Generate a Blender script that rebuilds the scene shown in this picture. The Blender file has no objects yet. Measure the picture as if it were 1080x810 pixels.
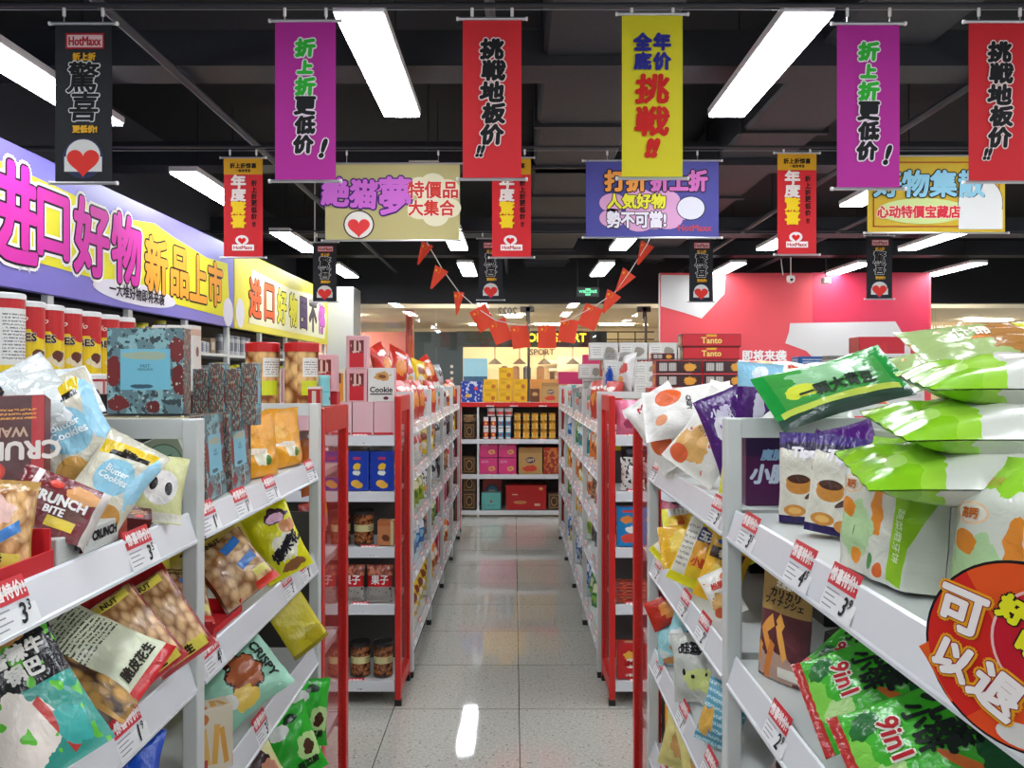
import bpy, math, random
from mathutils import Vector, Matrix, noise
R = math.radians
sc = bpy.context.scene
COL = sc.collection

# ---------------------------------------------------------------- camera
EYE = 1.58; FPX = 861.0; VX = 542.0; VY = 399.0      # frame 1080 x 810
cam_d = bpy.data.cameras.new('camera'); cam = bpy.data.objects.new('camera', cam_d); COL.objects.link(cam)
cam.location = (0, 0, EYE); cam.rotation_euler = (R(90), 0, 0)
cam_d.sensor_width = 36; cam_d.lens = 36*FPX/1080
cam_d.shift_x = -(VX-540)/1080; cam_d.shift_y = -(405-VY)/1080
cam_d.clip_start = .05; cam_d.clip_end = 100
sc.camera = cam
# ---------------------------------------------------------------- world, exposure
w = bpy.data.worlds.new('world'); sc.world = w; w.use_nodes = True
w.node_tree.nodes['Background'].inputs[0].default_value = (.9, .95, 1, 1)
w.node_tree.nodes['Background'].inputs[1].default_value = .55
vs = sc.view_settings
vs.view_transform = 'Standard'; vs.look = 'None'; vs.gamma = 1; vs.use_curve_mapping = False
vs.exposure = 0.2
try:
    sc.cycles.use_denoising = True; sc.cycles.max_bounces = 6; sc.cycles.sample_clamp_indirect = 4
except Exception: pass
LAMP = 26.0                                            # strength of the ceiling panels

def at(px, py, Y): return Vector(((px-VX)*Y/FPX, Y, EYE-(py-VY)*Y/FPX))

# ---------------------------------------------------------------- colours and materials
def lin(c):
    if isinstance(c, str):
        c = c.lstrip('#'); c = [int(c[i:i+2], 16)/255 for i in (0, 2, 4)]
    else: return (*c[:3], 1)
    return (*[x/12.92 if x <= .04045 else ((x+.055)/1.055)**2.4 for x in c], 1)
MATS = {}
def mat(name, col='#888888', rough=.5, metal=0, emit=0, alpha=1, trans=0, bump=0, bscale=40, spec=.5):
    if name in MATS: return MATS[name]
    m = bpy.data.materials.new(name); m.use_nodes = True; nt = m.node_tree; b = nt.nodes['Principled BSDF']
    b.inputs['Base Color'].default_value = lin(col); b.inputs['Roughness'].default_value = rough
    b.inputs['Metallic'].default_value = metal; b.inputs['Specular IOR Level'].default_value = spec
    if emit: b.inputs['Emission Color'].default_value = lin(col); b.inputs['Emission Strength'].default_value = emit
    if alpha < 1: b.inputs['Alpha'].default_value = alpha
    if trans: b.inputs['Transmission Weight'].default_value = trans
    n = nt.nodes.new('ShaderNodeTexNoise'); n.inputs['Scale'].default_value = bscale
    tc = nt.nodes.new('ShaderNodeTexCoord'); nt.links.new(tc.outputs['Object'], n.inputs['Vector'])
    mr = nt.nodes.new('ShaderNodeMapRange'); mr.inputs[3].default_value = max(0, rough-.06); mr.inputs[4].default_value = min(1, rough+.06)
    nt.links.new(n.outputs[0], mr.inputs[0]); nt.links.new(mr.outputs[0], b.inputs['Roughness'])
    if bump:
        bp = nt.nodes.new('ShaderNodeBump'); bp.inputs['Strength'].default_value = bump; bp.inputs['Distance'].default_value = .005
        nt.links.new(n.outputs[0], bp.inputs['Height']); nt.links.new(bp.outputs[0], b.inputs['Normal'])
    MATS[name] = m; return m

def pm(name, base, layers=(), rough=.3, bump=.35, bscale=9, spec=.5, metal=0):
    """printed surface: flat inks laid over a base colour in the UV square of the face"""
    if name in MATS: return MATS[name]
    m = bpy.data.materials.new(name); m.use_nodes = True; nt = m.node_tree; N = nt.nodes; L = nt.links
    b = N['Principled BSDF']; b.inputs['Roughness'].default_value = rough; b.inputs['Specular IOR Level'].default_value = spec
    b.inputs['Metallic'].default_value = metal
    tc = N.new('ShaderNodeTexCoord'); uv = tc.outputs['UV']
    rgb = N.new('ShaderNodeRGB'); rgb.outputs[0].default_value = lin(base); cur = rgb.outputs[0]
    def vm(op, a, bb=None):
        n = N.new('ShaderNodeVectorMath'); n.operation = op; L.new(a, n.inputs[0])
        if bb is not None: n.inputs[1].default_value = bb
        return n
    def mt(op, a, bb, clamp=False):
        n = N.new('ShaderNodeMath'); n.operation = op; n.use_clamp = clamp
        for i, x in enumerate((a, bb)):
            if x is None: continue
            if hasattr(x, 'links'): L.new(x, n.inputs[i])
            else: n.inputs[i].default_value = x
        return n.outputs[0]
    def local(cx, cy, hw, hh, rot=0):
        n = N.new('ShaderNodeMapping'); n.vector_type = 'TEXTURE'; L.new(uv, n.inputs[0])
        n.inputs['Location'].default_value = (cx, cy, 0); n.inputs['Rotation'].default_value = (0, 0, R(rot)); n.inputs['Scale'].default_value = (hw, hh, 1)
        return n.outputs[0]
    def rect(cx, cy, hw, hh, rot=0):
        a = vm('ABSOLUTE', local(cx, cy, hw, hh, rot)).outputs[0]
        s = N.new('ShaderNodeSeparateXYZ'); L.new(a, s.inputs[0])
        return mt('LESS_THAN', mt('MAXIMUM', s.outputs[0], s.outputs[1]), 1.0)
    def ell(cx, cy, hw, hh, rot=0, rough_=0):
        ln = vm('LENGTH', local(cx, cy, hw, hh, rot)).outputs['Value']
        if rough_:
            n = N.new('ShaderNodeTexNoise'); n.inputs['Scale'].default_value = 7; L.new(uv, n.inputs['Vector'])
            ln = mt('ADD', ln, mt('MULTIPLY', mt('SUBTRACT', n.outputs[0], .5), rough_))
        return mt('LESS_THAN', ln, 1.0)
    def mix(fac, c):
        nonlocal cur
        n = N.new('ShaderNodeMix'); n.data_type = 'RGBA'
        L.new(fac, n.inputs[0]); L.new(cur, n.inputs[6])
        if hasattr(c, 'links'): L.new(c, n.inputs[7])
        else: n.inputs[7].default_value = lin(c)
        cur = n.outputs[2]
    for l in layers:
        k = l[0]
        if k == 'r': mix(rect(*l[1:5], *(l[6:7])), l[5])
        elif k == 'e': mix(ell(*l[1:5], *(l[6:7])), l[5])
        elif k == 'b': mix(ell(*l[1:5], 0, l[6] if len(l) > 6 else 1.2), l[5])
        elif k == 'nuts':        # ('nuts', cx, cy, hw, hh, scale, light, dark, roughness of the outline)
            v = N.new('ShaderNodeTexVoronoi'); v.inputs['Scale'].default_value = l[5]; L.new(uv, v.inputs['Vector'])
            cr = N.new('ShaderNodeValToRGB'); e = cr.color_ramp
            e.elements[0].position = .3; e.elements[0].color = lin(l[6]); e.elements[1].position = .8; e.elements[1].color = lin(l[7])
            L.new(v.outputs['Distance'], cr.inputs[0])
            mk = ell(*l[1:5], 0, .5) if len(l) > 8 and l[8] == 'e' else rect(*l[1:5])
            mix(mk, cr.outputs[0])
        elif k == 'fine':        # ('fine', cx, cy, hw, hh, n lines, ink) rows of small print
            s = N.new('ShaderNodeSeparateXYZ'); L.new(uv, s.inputs[0])
            st = mt('GREATER_THAN', mt('SINE', mt('MULTIPLY', s.outputs[1], l[5]*6.283/(2*l[4])), None), .1)
            n = N.new('ShaderNodeTexNoise'); n.inputs['Scale'].default_value = 40; n.inputs['Detail'].default_value = 1; L.new(uv, n.inputs['Vector'])
            mix(mt('MULTIPLY', mt('MULTIPLY', rect(*l[1:5]), st), mt('GREATER_THAN', n.outputs[0], .47)), l[6])
        elif k == 'spot':        # ('spot', scale, threshold, ink) scattered motif
            n = N.new('ShaderNodeTexNoise'); n.inputs['Scale'].default_value = l[1]; n.inputs['Detail'].default_value = 1.5; L.new(uv, n.inputs['Vector'])
            mix(mt('GREATER_THAN', n.outputs[0], l[2]), l[3])
        elif k == 'bars':        # ('bars', cx, cy, hw, hh, count, ink)
            s = N.new('ShaderNodeSeparateXYZ'); L.new(uv, s.inputs[0])
            mix(mt('MULTIPLY', rect(*l[1:5]), mt('GREATER_THAN', mt('SINE', mt('MULTIPLY', s.outputs[0], l[5]*6.283/(2*l[3])), None), 0)), l[6])
    L.new(cur, b.inputs['Base Color'])
    if bump:
        n = N.new('ShaderNodeTexNoise'); n.inputs['Scale'].default_value = bscale; n.inputs['Detail'].default_value = 3; n.inputs['Distortion'].default_value = .6
        L.new(uv, n.inputs['Vector'])
        bp = N.new('ShaderNodeBump'); bp.inputs['Strength'].default_value = bump; bp.inputs['Distance'].default_value = .007
        L.new(n.outputs[0], bp.inputs['Height']); L.new(bp.outputs[0], b.inputs['Normal'])
    MATS[name] = m; return m
def ink(c): return mat('ink '+c, c, .6, spec=.2)

# ---------------------------------------------------------------- lettering
GL = {}
def glyphs(s):
    if s in GL: return GL[s]
    cu = bpy.data.curves.new('t', 'FONT'); cu.body = s; cu.size = 1; cu.resolution_u = 2; cu.align_x = 'CENTER'
    o = bpy.data.objects.new('t', cu); COL.objects.link(o)
    dg = bpy.context.evaluated_depsgraph_get(); me = bpy.data.meshes.new_from_object(o.evaluated_get(dg))
    vs_ = [(v.co.x, v.co.y) for v in me.vertices]; fs = [tuple(p.vertices) for p in me.polygons]
    bpy.data.objects.remove(o); bpy.data.curves.remove(cu); bpy.data.meshes.remove(me)
    if vs_:
        x0 = min(v[0] for v in vs_); x1 = max(v[0] for v in vs_); y0 = min(v[1] for v in vs_); y1 = max(v[1] for v in vs_)
        vs_ = [(x-(x0+x1)/2, y-(y0+y1)/2) for x, y in vs_]; GL[s] = (vs_, fs, x1-x0, y1-y0)
    else: GL[s] = ([], [], 1, 1)
    return GL[s]

class MB:
    def __init__(s): s.v = []; s.f = []; s.m = []; s.uv = []; s.sm = []; s.mats = []
    def mi(s, m):
        if m not in s.mats: s.mats.append(m)
        return s.mats.index(m)
    def face(s, pts, m, uv=None, smooth=False):
        n = len(s.v); s.v += [tuple(p) for p in pts]; s.f.append(tuple(range(n, n+len(pts)))); s.m.append(s.mi(m))
        s.uv.append(uv or [(0, 0), (1, 0), (1, 1), (0, 1)][:len(pts)] + [(0, 0)]*(len(pts)-4)); s.sm.append(smooth)
    def box(s, x0, y0, z0, x1, y1, z1, m, side=None, top=None, bv=0):
        side = side or m; top = top or side
        if bv:
            return s._bbox(x0, y0, z0, x1, y1, z1, m, side, top, bv)
        s.face([(x0, y0, z0), (x1, y0, z0), (x1, y0, z1), (x0, y0, z1)], m)
        s.face([(x1, y1, z0), (x0, y1, z0), (x0, y1, z1), (x1, y1, z1)], m)
        s.face([(x0, y1, z0), (x0, y0, z0), (x0, y0, z1), (x0, y1, z1)], side)
        s.face([(x1, y0, z0), (x1, y1, z0), (x1, y1, z1), (x1, y0, z1)], side)
        s.face([(x0, y0, z1), (x1, y0, z1), (x1, y1, z1), (x0, y1, z1)], top)
        s.face([(x0, y1, z0), (x1, y1, z0), (x1, y0, z0), (x0, y0, z0)], top)
    def _bbox(s, x0, y0, z0, x1, y1, z1, m, side, top, b):
        lo = (x0, y0, z0); hi = (x1, y1, z1)
        def P(c, ax):
            return tuple((lo[i] if c[i] == 0 else hi[i]) + (0 if i == ax else (b if c[i] == 0 else -b)) for i in range(3))
        Fm = {0: side, 1: m, 2: top}
        for cs, ax in (([(0,0,0),(1,0,0),(1,0,1),(0,0,1)], 1), ([(1,1,0),(0,1,0),(0,1,1),(1,1,1)], 1), ([(0,1,0),(0,0,0),(0,0,1),(0,1,1)], 0),
                       ([(1,0,0),(1,1,0),(1,1,1),(1,0,1)], 0), ([(0,0,1),(1,0,1),(1,1,1),(0,1,1)], 2), ([(0,1,0),(1,1,0),(1,0,0),(0,0,0)], 2)):
            s.face([P(c, ax) for c in cs], Fm[ax])
        for a1, a2 in ((0, 1), (0, 2), (1, 2)):
            a3 = 3-a1-a2
            for i in (0, 1):
                for j in (0, 1):
                    c0 = [0]*3; c0[a1] = i; c0[a2] = j; c1 = list(c0); c1[a3] = 1
                    q = [P(c0, a1), P(c1, a1), P(c1, a2), P(c0, a2)]
                    s.face(q, side if a1 != 0 else side, [(0, 0), (0, 1), (.01, 1), (.01, 0)])
        for c in [(i, j, k) for i in (0, 1) for j in (0, 1) for k in (0, 1)]:
            s.face([P(c, 0), P(c, 1), P(c, 2)], side, [(0, 0)]*3)
    def grid(s, fn, nu, nv, m, flip=False, uvf=None, smooth=True):
        n0 = len(s.v)
        for j in range(nv+1):
            for i in range(nu+1): s.v.append(tuple(fn(i/nu, j/nv)))
        for j in range(nv):
            for i in range(nu):
                a = n0+j*(nu+1)+i; q = [a, a+1, a+nu+2, a+nu+1]; u = [(i/nu, j/nv), ((i+1)/nu, j/nv), ((i+1)/nu, (j+1)/nv), (i/nu, (j+1)/nv)]
                if flip: q.reverse(); u.reverse()
                s.f.append(tuple(q)); s.uv.append([uvf(*t) for t in u] if uvf else u); s.m.append(s.mi(m)); s.sm.append(smooth)
    def lathe(s, prof, m, n=20, c=(0, 0, 0), cap=True, mm=None):
        """prof: list of (r, z); UV u spans the front half twice so a print faces the front"""
        for k in range(len(prof)-1):
            (r0, z0), (r1, z1) = prof[k], prof[k+1]; mt_ = (mm[k] if mm else m); zt = prof[-1][1] or 1
            for i in range(n):
                a0 = 2*math.pi*i/n; a1 = 2*math.pi*(i+1)/n
                p = [(c[0]-math.sin(a)*r, c[1]-math.cos(a)*r*-1*-1, c[2]+z) for a, r, z in ((a0, r0, z0), (a1, r0, z0), (a1, r1, z1), (a0, r1, z1))]
                u0, u1 = 1-(i/n*2) % 1 if i/n*2 % 1 else 1, 1-((i+1)/n*2-1e-6) % 1
                s.face(p[::-1], mt_, [(u0, z1/zt), (u1, z1/zt), (u1, z0/zt), (u0, z0/zt)], True)
    def tube(s, pts, r, m, n=8):
        for k in range(len(pts)-1):
            a, b = Vector(pts[k]), Vector(pts[k+1]); d = (b-a).normalized(); up = Vector((0, 0, 1)) if abs(d.z) < .9 else Vector((1, 0, 0))
            x = d.cross(up).normalized(); y = d.cross(x)
            ring = [(x*math.cos(2*math.pi*i/n)+y*math.sin(2*math.pi*i/n))*r for i in range(n)]
            for i in range(n):
                j = (i+1) % n; s.face([a+ring[i], a+ring[j], b+ring[j], b+ring[i]], m, None, True)
            s.face([a+q for q in reversed(ring)], m); s.face([b+q for q in ring], m)
    def text(s, t, cx, cy, h, m, fn, rot=0, bold=0, sx=1, shear=0, off=0, n=6, fit=None, real=False):
        """centre (cx, cy), glyph height h; fn(x, y, off) maps the sheet to 3-D; bold stamps the glyph round a circle"""
        V, Fs, gw, gh = glyphs(t)
        k = h/gh
        if fit and gw*k*sx > fit: sx = fit/(gw*k)
        cr, sr = math.cos(R(rot)), math.sin(R(rot)); mi = s.mi(m)
        offs = [(0, 0)] + ([(bold*math.cos(2*math.pi*i/n), bold*math.sin(2*math.pi*i/n)) for i in range(n)] if bold else [])
        for q, (dx, dy) in enumerate(offs):
            n0 = len(s.v)
            for x, y in V:
                x_ = x*k*sx+shear*y*k; y_ = y*k
                s.v.append(tuple(fn(cx+x_*cr-y_*sr+dx, cy+x_*sr+y_*cr+dy, off+q*.00004)))
            for f in Fs:
                s.f.append(tuple(n0+i for i in f)); s.m.append(mi); s.uv.append([(0, 0)]*len(f)); s.sm.append(False)
    def poly(s, pts, m, fn, off=0):
        s.face([fn(x, y, off) for x, y in pts], m)
    def mesh(s, name):
        me = bpy.data.meshes.new(name); me.from_pydata(s.v, [], s.f)
        for m in s.mats: me.materials.append(m)
        me.polygons.foreach_set('material_index', s.m); me.polygons.foreach_set('use_smooth', s.sm)
        ul = me.uv_layers.new(name='UVMap'); flat = [c for f, u in zip(s.f, s.uv) for i in range(len(f)) for c in (u[i] if i < len(u) else (0, 0))]
        ul.data.foreach_set('uv', flat); me.update(); return me
    def build(s, name, parent=None, loc=None):
        return link(name, s.mesh(name), parent, loc)
def link(name, me, parent=None, loc=None):
    o = bpy.data.objects.new(name, me); COL.objects.link(o)
    if parent: o.parent = parent
    if loc is not None: o.location = loc
    return o
def empty(name, loc=(0, 0, 0), rz=0, parent=None):
    o = bpy.data.objects.new(name, None); COL.objects.link(o); o.location = loc; o.rotation_euler = (0, 0, rz); o.empty_display_size = .05
    if parent: o.parent = parent
    return o
def tag(o, label=None, cat=None, group=None, kind=None):
    for k, v in (('label', label), ('category', cat), ('group', group), ('kind', kind)):
        if v: o[k] = v
    return o
def struct(o): o['kind'] = 'structure'; return o
def circle(cx, cy, r, n=28, ry=None, a0=0, a1=360):
    return [(cx+r*math.cos(R(a0+(a1-a0)*i/n)), cy+(ry or r)*math.sin(R(a0+(a1-a0)*i/n))) for i in range(n + (a1-a0 < 360))]
def heart(cx, cy, s):
    return [(cx+s*.031*16*math.sin(t)**3*1.05, cy+s*.031*(13*math.cos(t)-5*math.cos(2*t)-2*math.cos(3*t)-math.cos(4*t))) for t in [2*math.pi*i/36 for i in range(36)]][::-1]

# shared materials
WHITE = mat('white powder coated steel', '#c9cdc9', .38, bump=.02)
LIP = mat('pale price rail plastic', '#d3d6d8', .22)
REDM = mat('red powder coated steel', '#c4201c', .36, bump=.03)
DARK = mat('black rubber', '#161616', .6)
SILVER = mat('brushed aluminium rod', '#c8c8cc', .3, .85)
PAPER = mat('white paper', '#ece9e6', .6)
CHROME = mat('chrome', '#d0d0d4', .15, 1)
BLACKP = mat('matt black paint', '#15171b', .75)

# ================================================================ the setting
def floor_mat():
    m = bpy.data.materials.new('polished speckled floor tile'); m.use_nodes = True; nt = m.node_tree; N = nt.nodes; L = nt.links; b = N['Principled BSDF']
    tc = N.new('ShaderNodeTexCoord'); P = tc.outputs['Object']
    n = N.new('ShaderNodeTexNoise'); n.inputs['Scale'].default_value = 75; n.inputs['Detail'].default_value = 4; n.inputs['Roughness'].default_value = .7; L.new(P, n.inputs['Vector'])
    cr = N.new('ShaderNodeValToRGB'); e = cr.color_ramp
    e.elements[0].position = .33; e.elements[0].color = lin('#96958c'); e.elements[1].position = .62; e.elements[1].color = lin('#b6b4aa'); L.new(n.outputs[0], cr.inputs[0])
    v = N.new('ShaderNodeTexVoronoi'); v.inputs['Scale'].default_value = 42; L.new(P, v.inputs['Vector'])
    lt = N.new('ShaderNodeMath'); lt.operation = 'LESS_THAN'; lt.inputs[1].default_value = .17; L.new(v.outputs['Distance'], lt.inputs[0])
    sp = N.new('ShaderNodeMix'); sp.data_type = 'RGBA'; L.new(cr.outputs[0], sp.inputs[6]); sp.inputs[7].default_value = lin('#5e5c55')
    c2 = N.new('ShaderNodeMath'); c2.operation = 'GREATER_THAN'; c2.inputs[1].default_value = .55; L.new(v.outputs['Color'], c2.inputs[0])
    mm = N.new('ShaderNodeMath'); mm.operation = 'MULTIPLY'; L.new(lt.outputs[0], mm.inputs[0]); L.new(c2.outputs[0], mm.inputs[1]); L.new(mm.outputs[0], sp.inputs[0])
    s = N.new('ShaderNodeSeparateXYZ'); L.new(P, s.inputs[0]); outs = []
    for i, o in ((0, .025), (1, 3.9)):
        a = N.new('ShaderNodeMath'); a.operation = 'SUBTRACT'; a.inputs[1].default_value = o-60.3; L.new(s.outputs[i], a.inputs[0])
        md = N.new('ShaderNodeMath'); md.operation = 'MODULO'; md.inputs[1].default_value = .6; L.new(a.outputs[0], md.inputs[0])
        q = N.new('ShaderNodeMath'); q.operation = 'SUBTRACT'; q.inputs[1].default_value = .3; L.new(md.outputs[0], q.inputs[0])
        ab = N.new('ShaderNodeMath'); ab.operation = 'ABSOLUTE'; L.new(q.outputs[0], ab.inputs[0])
        l = N.new('ShaderNodeMath'); l.operation = 'LESS_THAN'; l.inputs[1].default_value = .0022; L.new(ab.outputs[0], l.inputs[0]); outs.append(l.outputs[0])
    mx = N.new('ShaderNodeMath'); mx.operation = 'MAXIMUM'; L.new(outs[0], mx.inputs[0]); L.new(outs[1], mx.inputs[1])
    g = N.new('ShaderNodeMix'); g.data_type = 'RGBA'; L.new(mx.outputs[0], g.inputs[0]); L.new(sp.outputs[2], g.inputs[6]); g.inputs[7].default_value = lin('#4a4944')
    L.new(g.outputs[2], b.inputs['Base Color']); b.inputs['Roughness'].default_value = .045; b.inputs['Specular IOR Level'].default_value = .8
    n2 = N.new('ShaderNodeTexNoise'); n2.inputs['Scale'].default_value = 3; L.new(P, n2.inputs['Vector'])
    bp = N.new('ShaderNodeBump'); bp.inputs['Strength'].default_value = .02; bp.inputs['Distance'].default_value = .05; L.new(n2.outputs[0], bp.inputs['Height']); L.new(bp.outputs[0], b.inputs['Normal'])
    return m
m = MB(); m.box(-4, -5, -.1, 9, 21, 0, floor_mat()); struct(m.build('floor'))
m = MB(); m.box(-4, -5, 3.75, 9, 12.2, 3.85, mat('black sprayed ceiling', '#16181d', .85)); struct(m.build('ceiling'))
DIM = mat('dark store wall', '#3b3c42', .8)
m = MB(); m.box(-3.3, -5, 0, -3.2, 12.1, 3.75, DIM); struct(m.build('wall_left'))
m = MB(); m.box(8.6, -5, 0, 8.7, 12.1, 3.75, mat('pale store wall', '#b9b6ae', .8)); struct(m.build('wall_right'))
# black soffit above the shop front
m = MB(); m.box(-3.2, 12.0, 2.69, 8.6, 12.2, 3.75, BLACKP); struct(m.build('trim_1'))
# white column at the end of the left wall
m = MB(); m.box(-2.62, 11.4, 0, -2.24, 11.95, 2.86, mat('white column paint', '#bfc0b8', .6), bv=.01); struct(m.build('trim_2'))
# red feature wall on the right, in front of the shop glass
RW = 11.0
m = MB(); rw = mat('red wall paint', '#dd4a52', .5); rw2 = mat('crimson wall paint', '#cf2f4e', .5); wg = mat('wall graphic white', '#cfcdca', .6)
m.box(1.97, RW, 0, 5.62, RW+.12, 3.0, rw, mat('wall edge white', '#c9c9c6', .6))
fnw = lambda x, y, o=0: (x, RW-.004-o, y)
def wp(px, py): q = at(px, py, RW); return (q.x, q.z)
m.poly([wp(*p) for p in ((857, 398), (857, 287.5), (979.5, 287.5), (979.5, 398))], rw2, fnw)
m.poly([wp(*p) for p in ((697, 290), (765, 291), (764, 310), (740, 336), (722, 330), (697, 323))], wg, fnw, .003)
m.poly([wp(*p) for p in ((833, 341), (944, 339), (952, 352), (960, 362), (960, 400), (874, 400), (866, 386), (850, 370), (828, 362), (832, 350))], wg, fnw, .003)
m.text('即将来袭', *wp(806, 375), .14, PAPER, fnw, bold=.006, off=.004)
struct(m.build('wall_back'))
ordn = ['first', 'second', 'third', 'fourth', 'fifth', 'sixth', 'seventh', 'eighth', 'ninth', 'tenth', 'eleventh', 'twelfth']
# ---- shop front glass and what stands beyond it
GL_Y = 12.0
glass = bpy.data.materials.new('shop front glass'); glass.use_nodes = True
_n = glass.node_tree; _n.nodes.remove(_n.nodes['Principled BSDF'])
_t = _n.nodes.new('ShaderNodeBsdfTransparent'); _t.inputs[0].default_value = (.93, .95, .95, 1); _g = _n.nodes.new('ShaderNodeBsdfGlossy'); _g.inputs['Roughness'].default_value = .01
_m = _n.nodes.new('ShaderNodeMixShader'); _f = _n.nodes.new('ShaderNodeFresnel'); _f.inputs[0].default_value = 1.5
_n.links.new(_f.outputs[0], _m.inputs[0]); _n.links.new(_t.outputs[0], _m.inputs[1]); _n.links.new(_g.outputs[0], _m.inputs[2]); _n.links.new(_m.outputs[0], _n.nodes['Material Output'].inputs[0])
STEEL = mat('satin steel door fitting', '#6d6a66', .3, .9)
def gx(px): return (px-VX)*GL_Y/FPX
edges = [-2.24, gx(460), gx(556), gx(679), 1.96, 4.0, 6.2, 8.6]
for i in range(len(edges)-1):
    m = MB(); m.box(edges[i]+.004, GL_Y, .02, edges[i+1]-.004, GL_Y+.012, 2.69, glass)
    w_ = struct(m.build('window_%d' % (i+1)))
    if i in (1, 2):
        fx = edges[i+1]
        mm = MB(); z0 = at(0, 327, GL_Y).z; mm.box(fx-.1, GL_Y-.03, z0-.03, fx+.1, GL_Y+.03, z0+.05, STEEL, bv=.004); mm.box(fx-.02, GL_Y-.03, z0-.16, fx+.04, GL_Y+.03, z0+.05, STEEL); mm.build('patch_fitting', w_)
        mm = MB(); mm.tube([(fx+.02, GL_Y-.06, .5), (fx+.02, GL_Y-.06, z0-.1)], .02, STEEL); mm.build('pull_handle', w_)
m = MB(); m.text('2022', gx(535), at(0, 328, GL_Y).z, .1, mat('frosted sticker', '#6f6a64', .6), lambda x, y, o=0: (2*gx(535)-x, GL_Y-.003-o, y), bold=.004)
tag(m.build('glass_sticker'), 'small grey year numerals reading backwards on shop front glass', 'sticker')
# corridor behind
m = MB(); be = mat('cream corridor bulkhead', '#f2e6d0', .7)
m.box(-9, 13.6, 2.75, 13, 20, 2.85, be); m.box(-9, 19.2, 2.45, 13, 19.4, 2.85, be); struct(m.build('trim_3'))
m = MB(); m.box(-9, 20.4, 0, 13, 20.5, 2.85, mat('mall back wall', '#d8c6a0', .7)); struct(m.build('trim_4'))
m = MB(); m.box(-9.1, 12.2, 0, -9, 20.5, 3.8, be); m.box(13, 12.2, 0, 13.1, 20.5, 3.8, be); m.box(-9, 12.2, 3.75, 13, 20.5, 3.85, be); struct(m.build('trim_5'))
def bx_(mb, px0, py0, px1, py1, Y, d, mt_, **k):
    a = at(px0, py1, Y); b = at(px1, py0, Y); mb.box(a.x, Y, a.z, b.x, Y+d, b.z, mt_, **k)
# pink shop
e = empty('pink_shop', (at(400, 0, 17).x, 17, 0)); tag(e, 'pink fronted shop across the corridor beyond the glass at left', 'shop')
def sub(mb, name, par):
    o = mb.build(name, par); o.matrix_parent_inverse = Matrix.Translation(par.location).inverted(); return o
m = MB(); bx_(m, 330, 350, 431, 398, 17, .1, mat('pink shop panel', '#e08b8b', .6)); bx_(m, 330, 372, 431, 385, 16.95, .04, mat('pink shop sign board', '#edc0b4', .5)); sub(m, 'fascia', e)
m = MB(); bx_(m, 330, 398, 431, 560, 17, .1, pm('pink shop goods', '#d8a088', [('spot', 14, .5, '#b04a3a'), ('spot', 22, .6, '#e8d0a0')], bump=0)); sub(m, 'display', e)
m = MB(); m.tube([(at(432, 0, 14).x, 14, 0), (at(432, 0, 14).x, 14, 3.75)], .07, mat('glossy red column paint', '#c8553c', .2), 16)
tag(m.build('red_column'), 'slim glossy red column standing in the corridor beyond the glass', 'column')
# dark blue shop
e = empty('blue_grey_shop', (at(462, 0, 17).x, 17, 0)); tag(e, 'dark blue grey shop front across the corridor behind the glass', 'shop')
m = MB(); bg = mat('blue grey cladding', '#41525c', .5); bx_(m, 437, 350, 488, 580, 17, .12, bg); bx_(m, 488, 350, 640, 366, 17, .12, bg); sub(m, 'cladding', e)
m = MB()
for k in range(3):
    q = at(476.5, 386.5+k*6.5, 16.99); m.poly([(x, z) for x, z in circle(q.x, q.z, .035, 12)], PAPER, lambda x, y, o=0: (x, 16.985, y))
sub(m, 'round_logos', e)
# sport shop
e = empty('sport_shop', (at(590, 0, 18).x, 18, 0)); tag(e, 'warmly lit sports shop with yellow sign across the corridor', 'shop')
m = MB(); warm = mat('warm shop interior', '#ecd9b4', .7); bx_(m, 488, 366, 690, 590, 18.4, .05, warm); sub(m, 'interior_wall', e)
m = MB(); bx_(m, 560, 349, 615, 365, 16.9, .08, mat('dark sign board', '#3c4648', .5)); q = at(590, 356, 16.88)
m.text('FOLO SPORT', q.x-.1, q.z, .17, mat('yellow lit letters', '#ffd83a', .5, emit=1.6), lambda x, y, o=0: (x, 16.89-o, y), bold=.008, fit=1.3); sub(m, 'sign', e)
m = MB(); dk = mat('dark window bar', '#4a4038', .5)
for py in (350, 358, 364): bx_(m, 482, py-.7, 690, py+.7, 16.95, .03, dk)
for px in (482, 508, 534, 634, 652, 670): bx_(m, px-.6, 350, px+.6, 364, 16.95, .03, dk)
sub(m, 'transom_grille', e)
m = MB(); bx_(m, 489, 378, 514, 406, 16.9, .05, mat('lit blue screen', '#8cbcd4', .3, emit=.55)); sub(m, 'poster', e)
m = MB()
for k in range(3): bx_(m, 576+k*3, 380+k*8, 612-k*2, 383+k*8, 18.2, .1, PAPER); 
bx_(m, 580, 392, 585, 402, 18.1, .05, mat('brown shoe', '#5a4234', .6)); bx_(m, 590, 392, 598, 395, 18.1, .05, mat('brown shoe', '#5a4234', .6)); sub(m, 'display_shelf', e)
m = MB(); bx_(m, 489, 397, 514, 406, 16.88, .02, mat('lit dark blue screen foot', '#2f5f86', .3, emit=.3)); sub(m, 'poster_foot', e)
for px in (522, 548, 574, 604):
    q = at(px, 384, 17.9); m = MB(); m.lathe([(.02, .12), (.16, 0), (.14, 0), (.0, .1)], dk, 14, tuple(q)); m.tube([(q.x, q.y, q.z+.1), (q.x, q.y, 2.7)], .01, dk, 5); sub(m, 'pendant_shade', e)
m = MB(); bx_(m, 588, 376, 626, 408, 18.1, .06, mat('white display niche', '#f0e4cc', .5)); sub(m, 'display_niche', e)
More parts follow.
